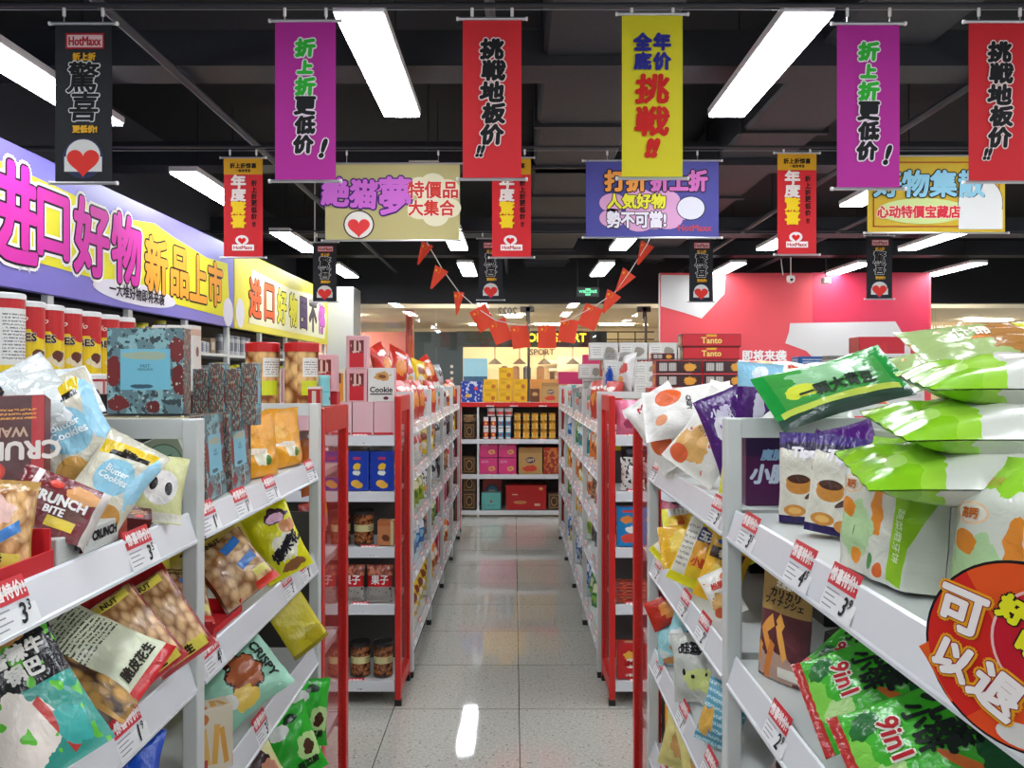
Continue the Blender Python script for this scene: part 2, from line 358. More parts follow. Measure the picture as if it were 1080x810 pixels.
for k, (px, c_) in enumerate(((532, '#7a5a48'), (544, '#b08868'), (556, '#5a6470'), (570, '#c0a080'), (640, '#8a5040'), (656, '#6a7480'))):
    m = MB(); bx_(m, px-4, 386, px+4, 404, 18.0, .2, mat('garment '+c_, c_, .8), bv=.04); sub(m, 'hanging_garment', e)
q = at(572, 371, 18.2); m = MB(); m.text('SPORT', q.x, q.z, .13, mat('dark letters', '#5a5650', .5), lambda x, y, o=0: (x, 18.35-o, y), bold=.004); sub(m, 'inner_sign', e)
m = MB(); bx_(m, 540, 400, 600, 470, 17.6, .5, mat('orange counter', '#e0a060', .5)); sub(m, 'counter', e)
# right part seen over the goods
e = empty('mall_unit', (at(1030, 0, 17).x, 17, 0)); tag(e, 'cream mall unit with white lettering beyond the glass at right', 'shop')
m = MB(); bx_(m, 975, 318, 1180, 560, 17, .1, mat('tan mall panel', '#c9b694', .5)); sub(m, 'panel', e)
m = MB(); q = at(1013, 339, 16.9); m.text('2', q.x, q.z, .28, mat('white lit letters', '#ffffff', .5, emit=.6), lambda x, y, o=0: (x, 16.95-o, y), bold=.01)
q = at(993, 347, 16.9); m.text('出发层', q.x, q.z, .16, MATS['white lit letters'], lambda x, y, o=0: (x, 16.95-o, y)); sub(m, 'lettering', e)
# lamps added to brighten the corridor and the shops beyond the glass
for i, (x, y) in enumerate(((-3, 15), (0, 15), (3, 15), (6, 15.5), (9, 16))):
    m = MB(); m.lathe([(0, 0), (.16, 0), (.16, .03), (0, .03)], mat('corridor fill glow', '#fff0d8', .5, emit=90), 16)
    o = m.build('fill_downlight', None, (x, y, 2.71)); tag(o, 'round lamp added to light the corridor beyond the shop glass, %s from the left' % ordn[i], 'light', 'added corridor downlights')
for i in range(5):  # strips put in to light the walkway outside
    x = -5+i*4
    m = MB(); m.box(-.5, -.05, 0, .5, .05, .02, mat('corridor fill strip glow', '#fff6e8', .5, emit=75)); o = m.build('fill_strip', None, (x, 13.0, 3.5)); tag(o, 'strip added to light the walkway outside the shop glass, %s from the left' % ordn[i], 'light', 'added corridor strip lights')

for i, (x, y) in enumerate(((-.6, 17.5), (.8, 17.5), (2.2, 17.5), (-3.5, 16.2), (9.5, 16.2))):  # warm lamps added to brighten the shop interiors
    m = MB(); m.box(-.35, -.1, 0, .35, .1, .02, mat('shop fill strip glow', '#ffe6c0', .5, emit=70)); o = m.build('fill_strip', None, (x, y, 2.72)); tag(o, 'warm strip added to light a shop across the corridor, %s one' % ordn[i], 'light', 'added shop strip lights')
# ---- ceiling lights
GLOW = mat('ceiling panel glow', '#f4f8ff', .5, emit=LAMP)
HOUS = mat('white lamp housing', '#e8e8e8', .5)
def lamp_mesh():
    a = MB(); a.box(-.092, 0, 0, .092, 1.22, .012, GLOW); return a.mesh('diffuser')
LM = lamp_mesh(); a = MB(); a.box(-.1, -.008, .012, .1, 1.228, .05, HOUS, bv=.003); LH = a.mesh('housing')
rows = [(-2.26, 'far left'), (-.6, 'middle left'), (1.14, 'middle right'), (2.75, 'right'), (4.3, 'far right'), (5.7, 'outermost right')]
for x, nm in rows:
    for k in range(-3, 4):  # panels behind are unseen, added to light the foreground
        y = 3.155+k*2.28
        if x == -2.26: y += .15
        if k < -2 and abs(x) > 3: continue
        e = empty('ceiling_light', (x, y, 2.98))
        tag(e, ('white panel light, %s ahead of the camera in the %s ceiling row' % (ordn[k], nm)) if k >= 0 else 'unseen white panel light, %s behind the camera in the %s ceiling row' % (ordn[-k-1], nm), 'light', 'ceiling panel lights')
        link('diffuser', LM, e); link('housing', LH, e)
        for yy in (.25, .97): mm = MB(); mm.tube([(0, yy, .05), (0, yy, .77)], .004, DARK, 5); mm.build('suspension_rod', e)
# ---- ducts, pipes
DU = mat('dark painted duct', '#24262c', .6); PI_ = mat('dark painted pipe', '#2e3036', .5)
def thing1(mb, name, label, cat, group=None): return tag(mb.build(name), label, cat, group)
m = MB(); m.box(.15, 1.0, 3.2, .75, 11.9, 3.6, DU, bv=.02)
for k in range(11): m.box(.13, 1.2+k, 3.18, .77, 1.24+k, 3.62, DU)
thing1(m, 'ceiling_duct', 'dark square air duct running from camera to back of store', 'duct')
m = MB(); m.box(1.55, 1.0, 3.25, 2.1, 11.9, 3.6, DU, bv=.02)
for k in range(11): m.box(1.53, 1.5+k, 3.23, 2.12, 1.54+k, 3.62, DU)
thing1(m, 'ceiling_duct', 'dark duct right of the yellow banner under the black ceiling', 'duct')
for i, (y, z) in enumerate(((4.1, 3.15), (6.2, 3.2), (8.6, 3.1), (10.4, 3.15))):
    m = MB(); m.box(-3.2, y, z, 8.6, y+.25, z+.18, DU); thing1(m, 'ceiling_beam', 'dark cross beam spanning the ceiling, %s from the camera' % ordn[i], 'beam', 'dark ceiling beams')
for i, x in enumerate((-1.7, -.1, 2.4, 3.4)):
    m = MB(); m.tube([(x, 1, 3.12), (x, 11.9, 3.12)], .022, PI_, 8); thing1(m, 'ceiling_pipe', 'thin dark sprinkler pipe running lengthwise, %s from the left' % ordn[i], 'pipe', 'ceiling pipes')
# strips (metal track the banners hang from)
for y, nm in ((3.0, 'nearest'), (4.86, 'middle'), (7.65, 'farthest')):
    m = MB(); m.tube([(-3.2, y, 2.935), (8.6, y, 2.935)], .0022, mat('grey wire', '#8a8c92', .4, .6), 5)
    m.tube([(-3.2, y+.03, 2.965), (8.6, y+.03, 2.965)], .009, PI_, 6)
    thing1(m, 'hanging_wire', 'thin grey wire holding the %s row of hanging banners' % nm, 'wire')

# ================================================================ banners
def outl(m, t, cx, cy, h, fn, face, out, b=.0035, o=.008, sx=1, rot=0, shear=0, fit=None, base=.0006):
    if out: m.text(t, cx, cy, h, ink(out), fn, rot, b+o, sx, shear, base, n=10, fit=fit)
    m.text(t, cx, cy, h, ink(face), fn, rot, b, sx, shear, base+.0012, n=7, fit=fit)
def rectp(x0, y0, x1, y1): return [(x0, y0), (x1, y0), (x1, y1), (x0, y1)]
FN = lambda x, y, o=0: (x, -.0015-o, y)
def d_black(m, w, h):
    m.poly(rectp(-w*.31, -h*.155, w*.37, -h*.055), ink('#a01c28'), FN, .0003); m.poly(rectp(-w*.28, -h*.145, w*.34, -h*.067), ink('#d8b4b4'), FN, .0006)
    m.text('HotMaxx', w*.03, -h*.106, h*.055, ink('#a01c28'), FN, bold=.0014, off=.001, fit=w*.56)
    outl(m, '折上折', w*.02, -h*.205, h*.045, FN, '#d8a020', None, .0018, fit=w*.62)
    outl(m, '驚', w*.0, -h*.335, h*.19, FN, '#111111', '#d8d8d8', .0028, .0038, shear=.1)
    outl(m, '喜', w*.02, -h*.52, h*.18, FN, '#111111', '#d8d8d8', .0028, .0038, shear=.1)
    outl(m, '更低价!', w*.03, -h*.665, h*.045, FN, '#e0a828', None, .0018, fit=w*.55)
    pc = circle(0, -h*.85, w*.36, 30, h*.13); m.poly(pc, ink('#2b3350'), FN, .0004)
    m.poly(circle(0, -h*.83, w*.3, 30, h*.1), ink('#d2d2ce'), FN, .0008); m.poly(rectp(-w*.33, -h*.935, w*.33, -h*.84), ink('#d2d2ce'), FN, .0011)
    m.poly(heart(0, -h*.87, w*.55), ink('#d8342c'), FN, .0015)
def d_purple(m, w, h):
    for i, c in enumerate('折上折更低价'):
        y = -h*(.165+i*.122); x = (-.0 if i != 5 else -.03)*w
        hh = h*(.075 if c == '上' else .105); outl(m, c, x, y, hh, FN, '#2fae34' if i < 3 else '#1a1a1c', '#f2e4ee', .0048, .0045, shear=.08, sx=1.12)
    outl(m, '!', w*.3, -h*.8, h*.11, FN, '#1a1a1c', '#f2e4ee', .005, .0042, shear=.3)
def d_red(m, w, h):
    for i, c in enumerate('挑戦地板价'):
        outl(m, c, (.03 if i % 2 else -.0)*w, -h*(.185+i*.135), h*.12, FN, '#18181a', '#f0dcd8', .0046, .0042, shear=.08, sx=1.15)
    outl(m, '!!', -w*.2, -h*.83, h*.065, FN, '#18181a', '#f0dcd8', .004, .0035, shear=.3)
def d_yellow(m, w, h):
    for c, x, y in (('全', -.16, .165), ('年', .16, .165), ('底', -.16, .285), ('价', .16, .285)): outl(m, c, w*x, -h*y, h*.1, FN, '#2a2a86', None, .0042)
    outl(m, '挑', 0, -h*.455, h*.17, FN, '#c8201c', None, .005, shear=.08, sx=1.15); outl(m, '戦', 0, -h*.655, h*.17, FN, '#c8201c', None, .005, shear=.08, sx=1.15)
    outl(m, '!!', w*.0, -h*.82, h*.1, FN, '#c8201c', None, .008, shear=.25)
def d_year(m, w, h):
    m.poly(rectp(-w/2, -h*.165, w/2, 0), ink('#c8941c'), FN, .0003)
    m.text('折上折惊喜', 0, -h*.075, h*.05, ink('#1c1408'), FN, bold=.0018, off=.0008, fit=w*.8); m.text('一起来寻宝', 0, -h*.125, h*.028, ink('#1c1408'), FN, bold=.001, off=.0008, fit=w*.55)
    for i, c in enumerate('年度驚喜'): outl(m, c, -w*.12, -h*(.235+i*.135), h*.125, FN, '#e8dcd4' if i < 2 else '#f0cc20', None, .0042, sx=1.15)
    for i, c in enumerate('折上折更低价'): m.text(c, w*.28, -h*(.25+i*.068), h*.055, ink('#181010'), FN, bold=.0016, off=.0008)
    m.text('!!', w*.28, -h*.67, h*.045, ink('#181010'), FN, bold=.0016, off=.0008)
    m.poly(circle(-w*.03, -h*.83, w*.17, 20, h*.05), ink('#e4e0dc'), FN, .0005); m.poly(heart(-w*.03, -h*.835, w*.2), ink('#d01818'), FN, .001)
    m.poly(rectp(-w*.28, -h*.935, w*.28, -h*.875), ink('#f0e8e4'), FN, .0012); m.text('HotMaxx', 0, -h*.905, h*.035, ink('#b01820'), FN, bold=.001, off=.0016, fit=w*.5)
def d_cream(m, w, h):
    outl(m, '絶猫', -w*.32, h*-.38, h*.36, FN, '#c468c4', '#3c1c6c', .008, .009, rot=-4, sx=.95); outl(m, 'の', -w*.115, -h*.3, h*.12, FN, '#c468c4', '#3c1c6c', .003, .005)
    outl(m, '夢', w*.02, -h*.42, h*.48, FN, '#c468c4', '#3c1c6c', .008, .009, sx=.85)
    for cx, cy, r in ((.2, .3, .1), (.3, .25, .1), (.41, .33, .1), (.2, .6, .1), (.32, .68, .11), (.42, .58, .1), (.31, .45, .14)): m.poly(circle(w*cx, -h*cy, w*r*.9, 18, h*r*1.3), ink('#dcd6b4'), FN, .0003+cx*.0003)
    outl(m, '特價品', w*.3, -h*.34, h*.22, FN, '#c83428', '#e8e0d0', .003, .003, sx=.95, base=.001); outl(m, '大集合', w*.29, -h*.58, h*.2, FN, '#c83428', '#e8e0d0', .003, .003, sx=.95, base=.001)
    m.poly(circle(-w*.25, -h*.8, w*.115, 22, h*.19), ink('#2a1c2c'), FN, .0005); m.poly(circle(-w*.25, -h*.8, w*.105, 22, h*.175), ink('#dedbd0'), FN, .0009); m.poly(heart(-w*.25, -h*.83, h*.28), ink('#d83c3c'), FN, .0014)
def d_blue(m, w, h):
    outl(m, '打折', -w*.2, -h*.26, h*.26, FN, '#e89a48', '#201418', .007, .007); outl(m, '折上折', w*.2, -h*.26, h*.26, FN, '#d070b8', '#201418', .007, .007, fit=w*.42)
    for cx, cy, r in ((-.3, .55, .1), (-.1, .5, .11), (.1, .52, .11), (-.3, .75, .1), (-.1, .78, .12), (.12, .76, .11), (.22, .65, .1), (0, .65, .2)): m.poly(circle(w*cx, -h*cy, w*r, 18, h*r*1.25), ink('#d8a0c8'), FN, .0003+abs(cx)*.0003)
    outl(m, '人気好物', -w*.12, -h*.53, h*.19, FN, '#e4e03c', '#181818', .004, .005, sx=.95, base=.001); outl(m, '勢不可當!', -w*.12, -h*.77, h*.21, FN, '#e8e4ec', '#181818', .004, .005, fit=w*.44, base=.001)
    m.poly(circle(w*.29, -h*.62, w*.11, 24, h*.16), ink('#1c1a28'), FN, .0006); m.poly(circle(w*.29, -h*.62, w*.103, 24, h*.15), ink('#dcdce4'), FN, .001)
    m.text('HotMaxx', w*.32, -h*.88, h*.08, ink('#b84858'), FN, bold=.0015, off=.001)
def d_gold(m, w, h):
    for a, b_, c_, d_ in ((-.46, .07, .46, .085), (-.46, .915, .46, .93)): m.poly(rectp(w*a, -h*d_, w*c_, -h*b_), ink('#a84420'), FN, .0004)
    m.poly(rectp(-w*.46, -h*.93, -w*.452, -h*.07), ink('#a84420'), FN, .0004); m.poly(rectp(w*.452, -h*.93, w*.46, -h*.07), ink('#a84420'), FN, .0004)
    m.poly(circle(-w*.1, -h*.72, w*.33, 26, h*.17), ink('#c8d890'), FN, .0003)
    outl(m, '好物集散', -w*.05, -h*.36, h*.34, FN, '#8cc4d8', '#181410', .006, .007, sx=1, shear=.05); outl(m, '心动特價宝藏店', -w*.13, -h*.73, h*.16, FN, '#d02c3c', '#ecd8c0', .003, .004, fit=w*.6)
    m.poly(circle(w*.32, -h*.62, w*.165, 30, h*.34), ink('#20201c'), FN, .0006); m.poly(circle(w*.32, -h*.62, w*.16, 30, h*.33), ink('#d6d6d2'), FN, .001)
    m.poly(rectp(w*.16, -h*.96, w*.48, -h*.7), ink('#d6d6d2'), FN, .0014)
def banner(px0, py0, px1, py1, Y, col, design, label, group=None, grad=None):
    a = at(px0, py0, Y); b = at(px1, py1, Y); w_ = b.x-a.x; h_ = a.z-b.z; cx = (a.x+b.x)/2
    e = empty('hanging_banner', (cx, Y, a.z)); tag(e, label, 'banner', group)
    m = MB(); sheet = mat('banner cloth '+col, col, .6, spec=.25)
    m.grid(lambda u, v: ((u-.5)*w_, .0015*math.sin(u*6)*math.sin(v*3.1)+.0015, -h_*(1-v)), 6, 10, sheet)
    m.grid(lambda u, v: ((u-.5)*w_, .0015*math.sin(u*6)*math.sin(v*3.1)+.003, -h_*(1-v)), 6, 10, sheet, flip=True)
    design(m, w_, h_); m.build('banner_sheet', e)
    k = w_*.07 if w_ < .4 else w_*.02
    for nm, z, sh in (('top_rail', .004, 0), ('bottom_rail', -h_-.004, .0)):
        m = MB(); m.tube([(-w_/2-k, 0, z), (w_/2+k, 0, z)], .006, SILVER, 10)
        for sx in (-1, 1): m.tube([(sx*(w_/2+k), 0, z), (sx*(w_/2+k+.008), 0, z)], .0075, PAPER, 10)
        m.build(nm, e)
    for sx in (-1, 1):
        m = MB(); x = sx*w_*.34; m.tube([(x, 0, .01), (x, 0, max(.02, 2.935-a.z))], .002, SILVER, 6); m.tube([(x, 0, max(.02, 2.93-a.z)-.02), (x, 0, max(.025, 2.94-a.z))], .006, PAPER, 8); m.build('hanging_hook', e)
banner(58, 26, 118, 192, 3.0, '#1d1e22', d_black, 'large black banner with outlined characters and red heart at far left', 'black sale banners')
banner(290, 23, 354, 190, 3.0, '#b02a92', d_purple, 'magenta banner with green and black characters, hung at left', 'magenta sale banners')
banner(488, 21, 550, 188, 3.0, '#d02a30', d_red, 'large red banner with black characters in front row, centre', 'red sale banners')
banner(656, 16, 720, 187, 3.0, '#d8cc24', d_yellow, 'bright yellow banner with navy and red characters')
banner(883, 26, 949, 198, 3.0, '#b02a92', d_purple, 'magenta banner with green and black characters, hung at right', 'magenta sale banners')
banner(1022, 24, 1086, 191, 3.0, '#c8242c', d_red, 'large red banner with black characters at right edge of the photo', 'red sale banners')
banner(236, 167, 277, 271, 4.86, '#c8242a', d_year, 'small red banner with gold top, nearest the left wall sign', 'small red and gold banners')
banner(519, 167, 560, 271, 4.85, '#c8242a', d_year, 'small red banner with gold top, half hidden behind large red banner', 'small red and gold banners')
banner(820, 162, 861, 268, 4.86, '#c8242a', d_year, 'small red banner with gold top, right of the blue sign', 'small red and gold banners')
banner(343, 173, 485, 253, 4.87, '#b4aa72', d_cream, 'wide cream banner with purple and red characters and a heart')
banner(618, 170, 758, 250, 4.87, '#4c4c96', d_blue, 'wide blue banner with orange, pink and yellow characters')
banner(915, 165, 1060, 245, 4.87, '#c8a828', d_gold, 'wide yellow banner with pale blue characters and red border')
for x0, y0, x1, y1, nm in ((330, 256, 355, 318, 'below the cream banner'), (505, 252, 530, 316, 'behind the middle small red banner'), (727, 252, 752, 318, 'below the blue banner'), (914, 249, 941, 315, 'below the wide yellow banner')):
    banner(x0, y0, x1, y1, 7.65, '#1d1e22', d_black, 'small distant black banner hanging '+nm, 'black sale banners')

# flag bunting
from math import cosh
FL = []
def bunting():
    pts2 = [(451, 257), (466, 283), (484, 308), (503, 325), (523, 338), (547, 343), (577, 343), (601, 337), (627, 323), (648, 309), (664, 287), (683, 257)]
    Yb = 7.6; P = [at(x, y, Yb) for x, y in pts2]
    # the two ends hang from the wire
    a0 = at(446, 247, Yb); a1 = at(688, 247, Yb)
    a0.z = 2.935; a1.z = 2.935; m = MB(); m.tube([tuple(a0)]+[tuple(p) for p in P]+[tuple(a1)], .004, mat('white cord', '#e8e4e0', .6), 5)
    e = empty('flag_bunting', tuple(P[5])); tag(e, 'string of small red national flags sagging across the aisle end', 'bunting'); sub(m, 'cord', e)
    rot = [25, 28, 5, -30, -22, -8, 0, 10, 22, 30, 35, 25]; wid = [.12, .14, .1, .17, .17, .165, .17, .165, .17, .15, .15, .14]
    fl = mat('orange red flag cloth', '#e0401c', .6); ye = ink('#f0b020')
    for i, p in enumerate(P):
        w_, h_ = wid[i], .215
        m = MB(); yw = .02
        tp = .85 if i in (0, 1, 2, 9, 10, 11) else 0
        m.grid(lambda u, v: ((u-.5)*w_*(1-tp*v), .012*math.sin(u*5+i), -h_*v), 6, 6, fl); m.grid(lambda u, v: ((u-.5)*w_*(1-tp*v), .012*math.sin(u*5+i)+.001, -h_*v), 6, 6, fl, flip=True)
        star = lambda cx, cy, r: [(cx+(r if k % 2 == 0 else r*.4)*math.sin(math.pi*k/5), cy+(r if k % 2 == 0 else r*.4)*math.cos(math.pi*k/5)) for k in range(10)][::-1]
        fn = lambda x, y, o=0: (x, .012*math.sin((x/w_+.5)*5+i)-.002-o, y)
        m.poly(star(-w_*.28, -h_*.18, .018), ye, fn)
        for k in range(4): m.poly(star(-w_*.28+.03+(.008 if k in (1, 2) else 0), -h_*.06-k*.014, .006), ye, fn)
        o = m.build('flag', e, tuple(p-P[5])); o.rotation_euler = (0, R(-rot[i] if False else rot[i]), 0)
bunting()

# ================================================================ the long sign over the left wall shelves
SX = -2.6
def wall_sign():
    FS = lambda x, y, o=0: (SX+.002+o, x, y)          # x runs along +Y
    for y0, y1, col, nm in ((3.5, 7.58, '#6a62b8', 'purple'), (7.6, 11.4, '#d8cc28', 'yellow')):
        e = empty('wall_sign', (SX, y0, 2.05)); tag(e, 'long %s sign board above the left wall shelves' % nm, 'sign')
        m = MB(); m.box(SX-.05, y0, 2.05, SX, y1, 2.8, mat('sign face '+nm, col, .4), bv=.003)
        if nm == 'purple':
            m.poly([(3.6, 2.3), (4.1, 2.22), (5.0, 2.2), (5.6, 2.16), (7.35, 2.13), (7.45, 2.3), (7.4, 2.62), (6.9, 2.6), (6.2, 2.66), (5.9, 2.7), (5.3, 2.63), (4.9, 2.66), (4.1, 2.68), (3.6, 2.6)], ink('#dcd428'), FS, .0006)
            for t, c, h in (('进', 4.2, .5), ('口', 4.6, .34), ('好', 5.02, .44), ('物', 5.47, .44)):
                m.text(t, c, 2.44, h, ink('#f0ece8'), FS, bold=.045, off=.002, n=14, sx=.9); m.text(t, c, 2.44, h, ink('#241424'), FS, bold=.028, off=.004, n=12, sx=.9); m.text(t, c, 2.44, h, ink('#cc2a9c'), FS, bold=.016, off=.006, n=10, sx=.9)
            for t, c, h in (('新', 5.93, .38), ('品', 6.34, .36), ('上', 6.72, .36), ('市', 7.1, .36)):
                m.text(t, c, 2.4, h, ink('#241808'), FS, bold=.028, off=.002, n=12, sx=.92); m.text(t, c, 2.4, h, ink('#e89a28'), FS, bold=.015, off=.004, n=10, sx=.92)
            m.poly(circle(5.65, 2.16, .62, 26, .075), ink('#d8d4dc'), FS, .0012); m.text('一大堆好物即将来袭', 5.65, 2.16, .085, ink('#201c24'), FS, bold=.003, off=.003, fit=1.0)
            st = [(4.33+(.09 if k % 2 == 0 else .04)*math.sin(math.pi*k/5), 2.22+(.1 if k % 2 == 0 else .045)*math.cos(math.pi*k/5)) for k in range(10)]; m.poly(st, ink('#d0ccd8'), FS, .003)
            m.poly(circle(7.42, 2.18, .13, 18, .13), ink('#d6d2d6'), FS, .0015)
        else:
            m.poly([(8.0, 2.12), (11.2, 2.12), (11.35, 2.4), (11.1, 2.68), (9.5, 2.62), (8.1, 2.66)], ink('#e4e0b8'), FS, .0006)
            for i, (t, c) in enumerate(zip('进口好物囤不停', ('#e06030', '#e06030', '#e4dc38', '#e4dc38', '#5a4460', '#4a4048', '#c060b0'))):
                m.text(t, 8.2+i*.47, 2.38, .36, ink('#241808'), FS, bold=.03, off=.002, n=12, sx=.95); m.text(t, 8.2+i*.47, 2.38, .36, ink(c), FS, bold=.016, off=.004, n=10, sx=.95)
            m.poly(circle(7.75, 2.2, .12, 18, .14), ink('#d6d2d6'), FS, .0015)
        sub(m, 'sign_board', e)
wall_sign()
# cameras on the ceiling / exit sign
e = empty('security_camera', tuple(at(834, 295, 10.6))); tag(e, 'white dome security camera hanging in front of the red wall', 'camera')
m = MB(); m.lathe([(0, -.05), (.045, -.03), (.055, .0), (.05, .05), (0, .06)], PAPER, 16); m.build('camera_body', e)
m = MB(); m.lathe([(0, -.02), (.025, 0), (0, .02)], DARK, 12, (-.005, -.05, -.005)); m.build('lens', e)
m = MB(); m.tube([(-.1, 0, .06), (-.12, 0, .2), (-.17, 0, .8)], .006, PAPER, 6); m.tube([(0, 0, .05), (0, 0, .8)], .008, PAPER, 6); m.build('cable', e)
e = empty('spot_lamp', tuple(at(871, 297, 10.6))); tag(e, 'small white spotlight hanging right of the dome camera', 'light')
m = MB(); m.box(-.05, -.06, -.03, .05, .06, .05, PAPER, bv=.01); m.build('lamp_body', e); m = MB(); m.tube([(0, 0, .05), (0, 0, .8)], .008, DARK, 6); m.build('stem', e)
e = empty('security_camera', (-2.0, 8.2, at(0, 322, 8.2).z+.05)); tag(e, 'small white camera beside the left column', 'camera')
m = MB(); m.lathe([(0, -.05), (.05, -.03), (.06, 0), (.05, .04), (0, .05)], PAPER, 14); m.build('camera_body', e); m = MB(); m.tube([(0, 0, .04), (0, 0, 3.745-at(0, 322, 8.2).z-.05)], .007, PAPER, 6); m.build('stem', e)
e = empty('exit_sign', tuple(at(620, 308, 9.5))); tag(e, 'hanging green safety exit sign below the dark ceiling', 'sign')
m = MB(); m.box(-.13, -.01, -.055, .13, .01, .055, mat('exit sign housing', '#102018', .5), bv=.003)
f9 = lambda x, y, o=0: (x, -.0115-o, y); gg = mat('green sign glow', '#58c088', .5, emit=1.2)
m.text('way out', -.0, .0, .05, gg, f9, bold=.002, fit=.22); m.poly(rectp(-.03, -.04, .03, .04), gg, f9, .001); m.text('出', 0, 0, .055, ink('#102018'), f9, bold=.001, off=.002); m.build('sign_face', e)
for s_ in (-1, 1): m = MB(); m.tube([(s_*.12, 0, .05), (s_*.12, 0, .9)], .003, DARK, 5); m.build('suspension_wire', e)
# ================================================================ shelving
TZ = [1.345, 1.09, .835, .58, .15]                       # top surfaces of the five shelves
LIPH = .048
TAGRED = mat('red price sticker', '#c6202a', .5); TAGW = ink('#f4e4e0'); INKB = ink('#1c1c20')
def lipfn(a, b, o=0):                                     # a along, b height on the rail, measured from its lower edge
    n = .924; t = .38
    return (a, -.020+.018*b/LIPH-(.001+o)*n, b-LIPH+.004+(.001+o)*t)
_tags = {}
def tag_mesh(price, sup):
    k = (price, sup)
    if k not in _tags:
        m = MB(); m.face([lipfn(*p) for p in ((-.045, .003), (.045, .003), (.045, .036), (-.045, .036))], mat('price label paper', '#dcdddc', .5))
        for i in range(4): m.face([lipfn(*p, .0005) for p in ((-.04, .008+i*.006), (-.012+(i % 2)*.01, .008+i*.006), (-.012+(i % 2)*.01, .0095+i*.006), (-.04, .0095+i*.006))], ink('#8a8a90'))
        m.face([lipfn(*p, .0012) for p in ((-.043, .032), (.037, .032), (.037, .057), (-.043, .057))], TAGRED)
        m.face([lipfn(*p, .0005) for p in ((.037, .032), (-.043, .032), (-.043, .057), (.037, .057))][::1], TAGRED)
        m.text('惊喜特价!', -.003, .0445, .016, TAGW, lipfn, bold=.0007, off=.0022, fit=.07, n=4)
        m.text(price, .018, .018, .021, INKB, lipfn, bold=.0006, off=.001, shear=.2, n=4)
        if sup: m.text(sup, .031, .024, .011, INKB, lipfn, bold=.0003, off=.001, shear=.2, n=4)
        _tags[k] = m.mesh('price_tag')
    return _tags[k]
PR = [('3', '3'), ('3', '5'), ('1', '9'), ('4', '5'), ('3', '9'), ('2', '9'), ('7', '9'), ('6', ''), ('2', '5')]
_sh = {}
def shelf_mesh(L, D, white=WHITE, lip=LIP):
    k = (round(L, 3), D, lip.name)
    if k in _sh: return _sh[k]
    m = MB(); m.box(0, 0, -.022, L, D, 0, white)
    pr = [(0, .004), (-.002, .006), (-.005, .003), (-.018, -.040), (-.021, -.042), (-.021, -.046), (-.004, -.047), (0, -.03)]
    for i in range(len(pr)):
        (y0, z0), (y1, z1) = pr[i], pr[(i+1) % len(pr)]
        m.face([(L, y0, z0), (0, y0, z0), (0, y1, z1), (L, y1, z1)][::1], lip)
    for X, fl in ((0, 1), (L, 0)):
        q = [(X, y, z) for y, z in pr]; m.face(q if fl else q[::-1], lip)
    _sh[k] = m.mesh('shelf'); return _sh[k]
def gondola(name, label, origin, rz, bays, tiers=TZ, D=.4, H_=1.51, rnd=1, tags=2, tagspec=None):
    """front plane local y = 0 (faces local -y); two sides back to back, 2*D deep"""
    e = empty('shelving_unit', origin, rz); tag(e, label, 'shelf')
    rg = random.Random(rnd)
    for bi, (x0, x1) in enumerate(bays):
        for ti, z in enumerate(tiers):
            s = link('shelf', shelf_mesh(x1-x0, D-.01), e, (x0, 0, z))
            specs = (tagspec or {}).get((bi, ti))
            if specs is None: specs = [((k+.5+rg.uniform(-.2, .2))/tags*(x1-x0), PR[rg.randrange(len(PR))]) for k in range(tags)]
            for a, p in specs:
                link('price_tag', tag_mesh(*p), s, (a, 0, 0))
            o = link('shelf', shelf_mesh(x1-x0, D-.01), e, (x1, 2*D, z)); o.rotation_euler = (0, 0, math.pi)
        m = MB(); m.box(x0, D-.008, .06, x1, D+.008, tiers[0]-.01, mat('grey back panel', '#a5a69f', .6)); m.build('back_panel', e)
        m = MB(); m.box(x0, .03, .03, x1, .045, tiers[-1]-.045, mat('grey plinth', '#85878a', .6)); m.build('plinth', e)
    g = .018; xs = [bays[0][0]-g]+[(bays[i][1]+bays[i+1][0])/2 for i in range(len(bays)-1)]+[bays[-1][1]+g]
    for x in xs:
        for side in (0, 1):
            m = MB(); pw = .016; y0 = -.019
            m.box(x-pw, y0, .03, x+pw, y0+.027, H_, WHITE, bv=.002); m.box(x-pw, D-.03, .03, x+pw, D-.001, H_, WHITE, bv=.002)
            m.box(x-.011, y0+.027, H_-.034, x+.011, D-.03, H_, WHITE); m.box(x-.011, y0+.027, .06, x+pw, D-.03, .09, WHITE)
            m.box(x-pw-.004, y0-.0, 0, x+pw+.004, y0+.03, .03, DARK)
            o = m.build('side_frame', e)
            if side: o.location = (2*x, 2*D, 0); o.rotation_euler = (0, 0, math.pi)
    return e
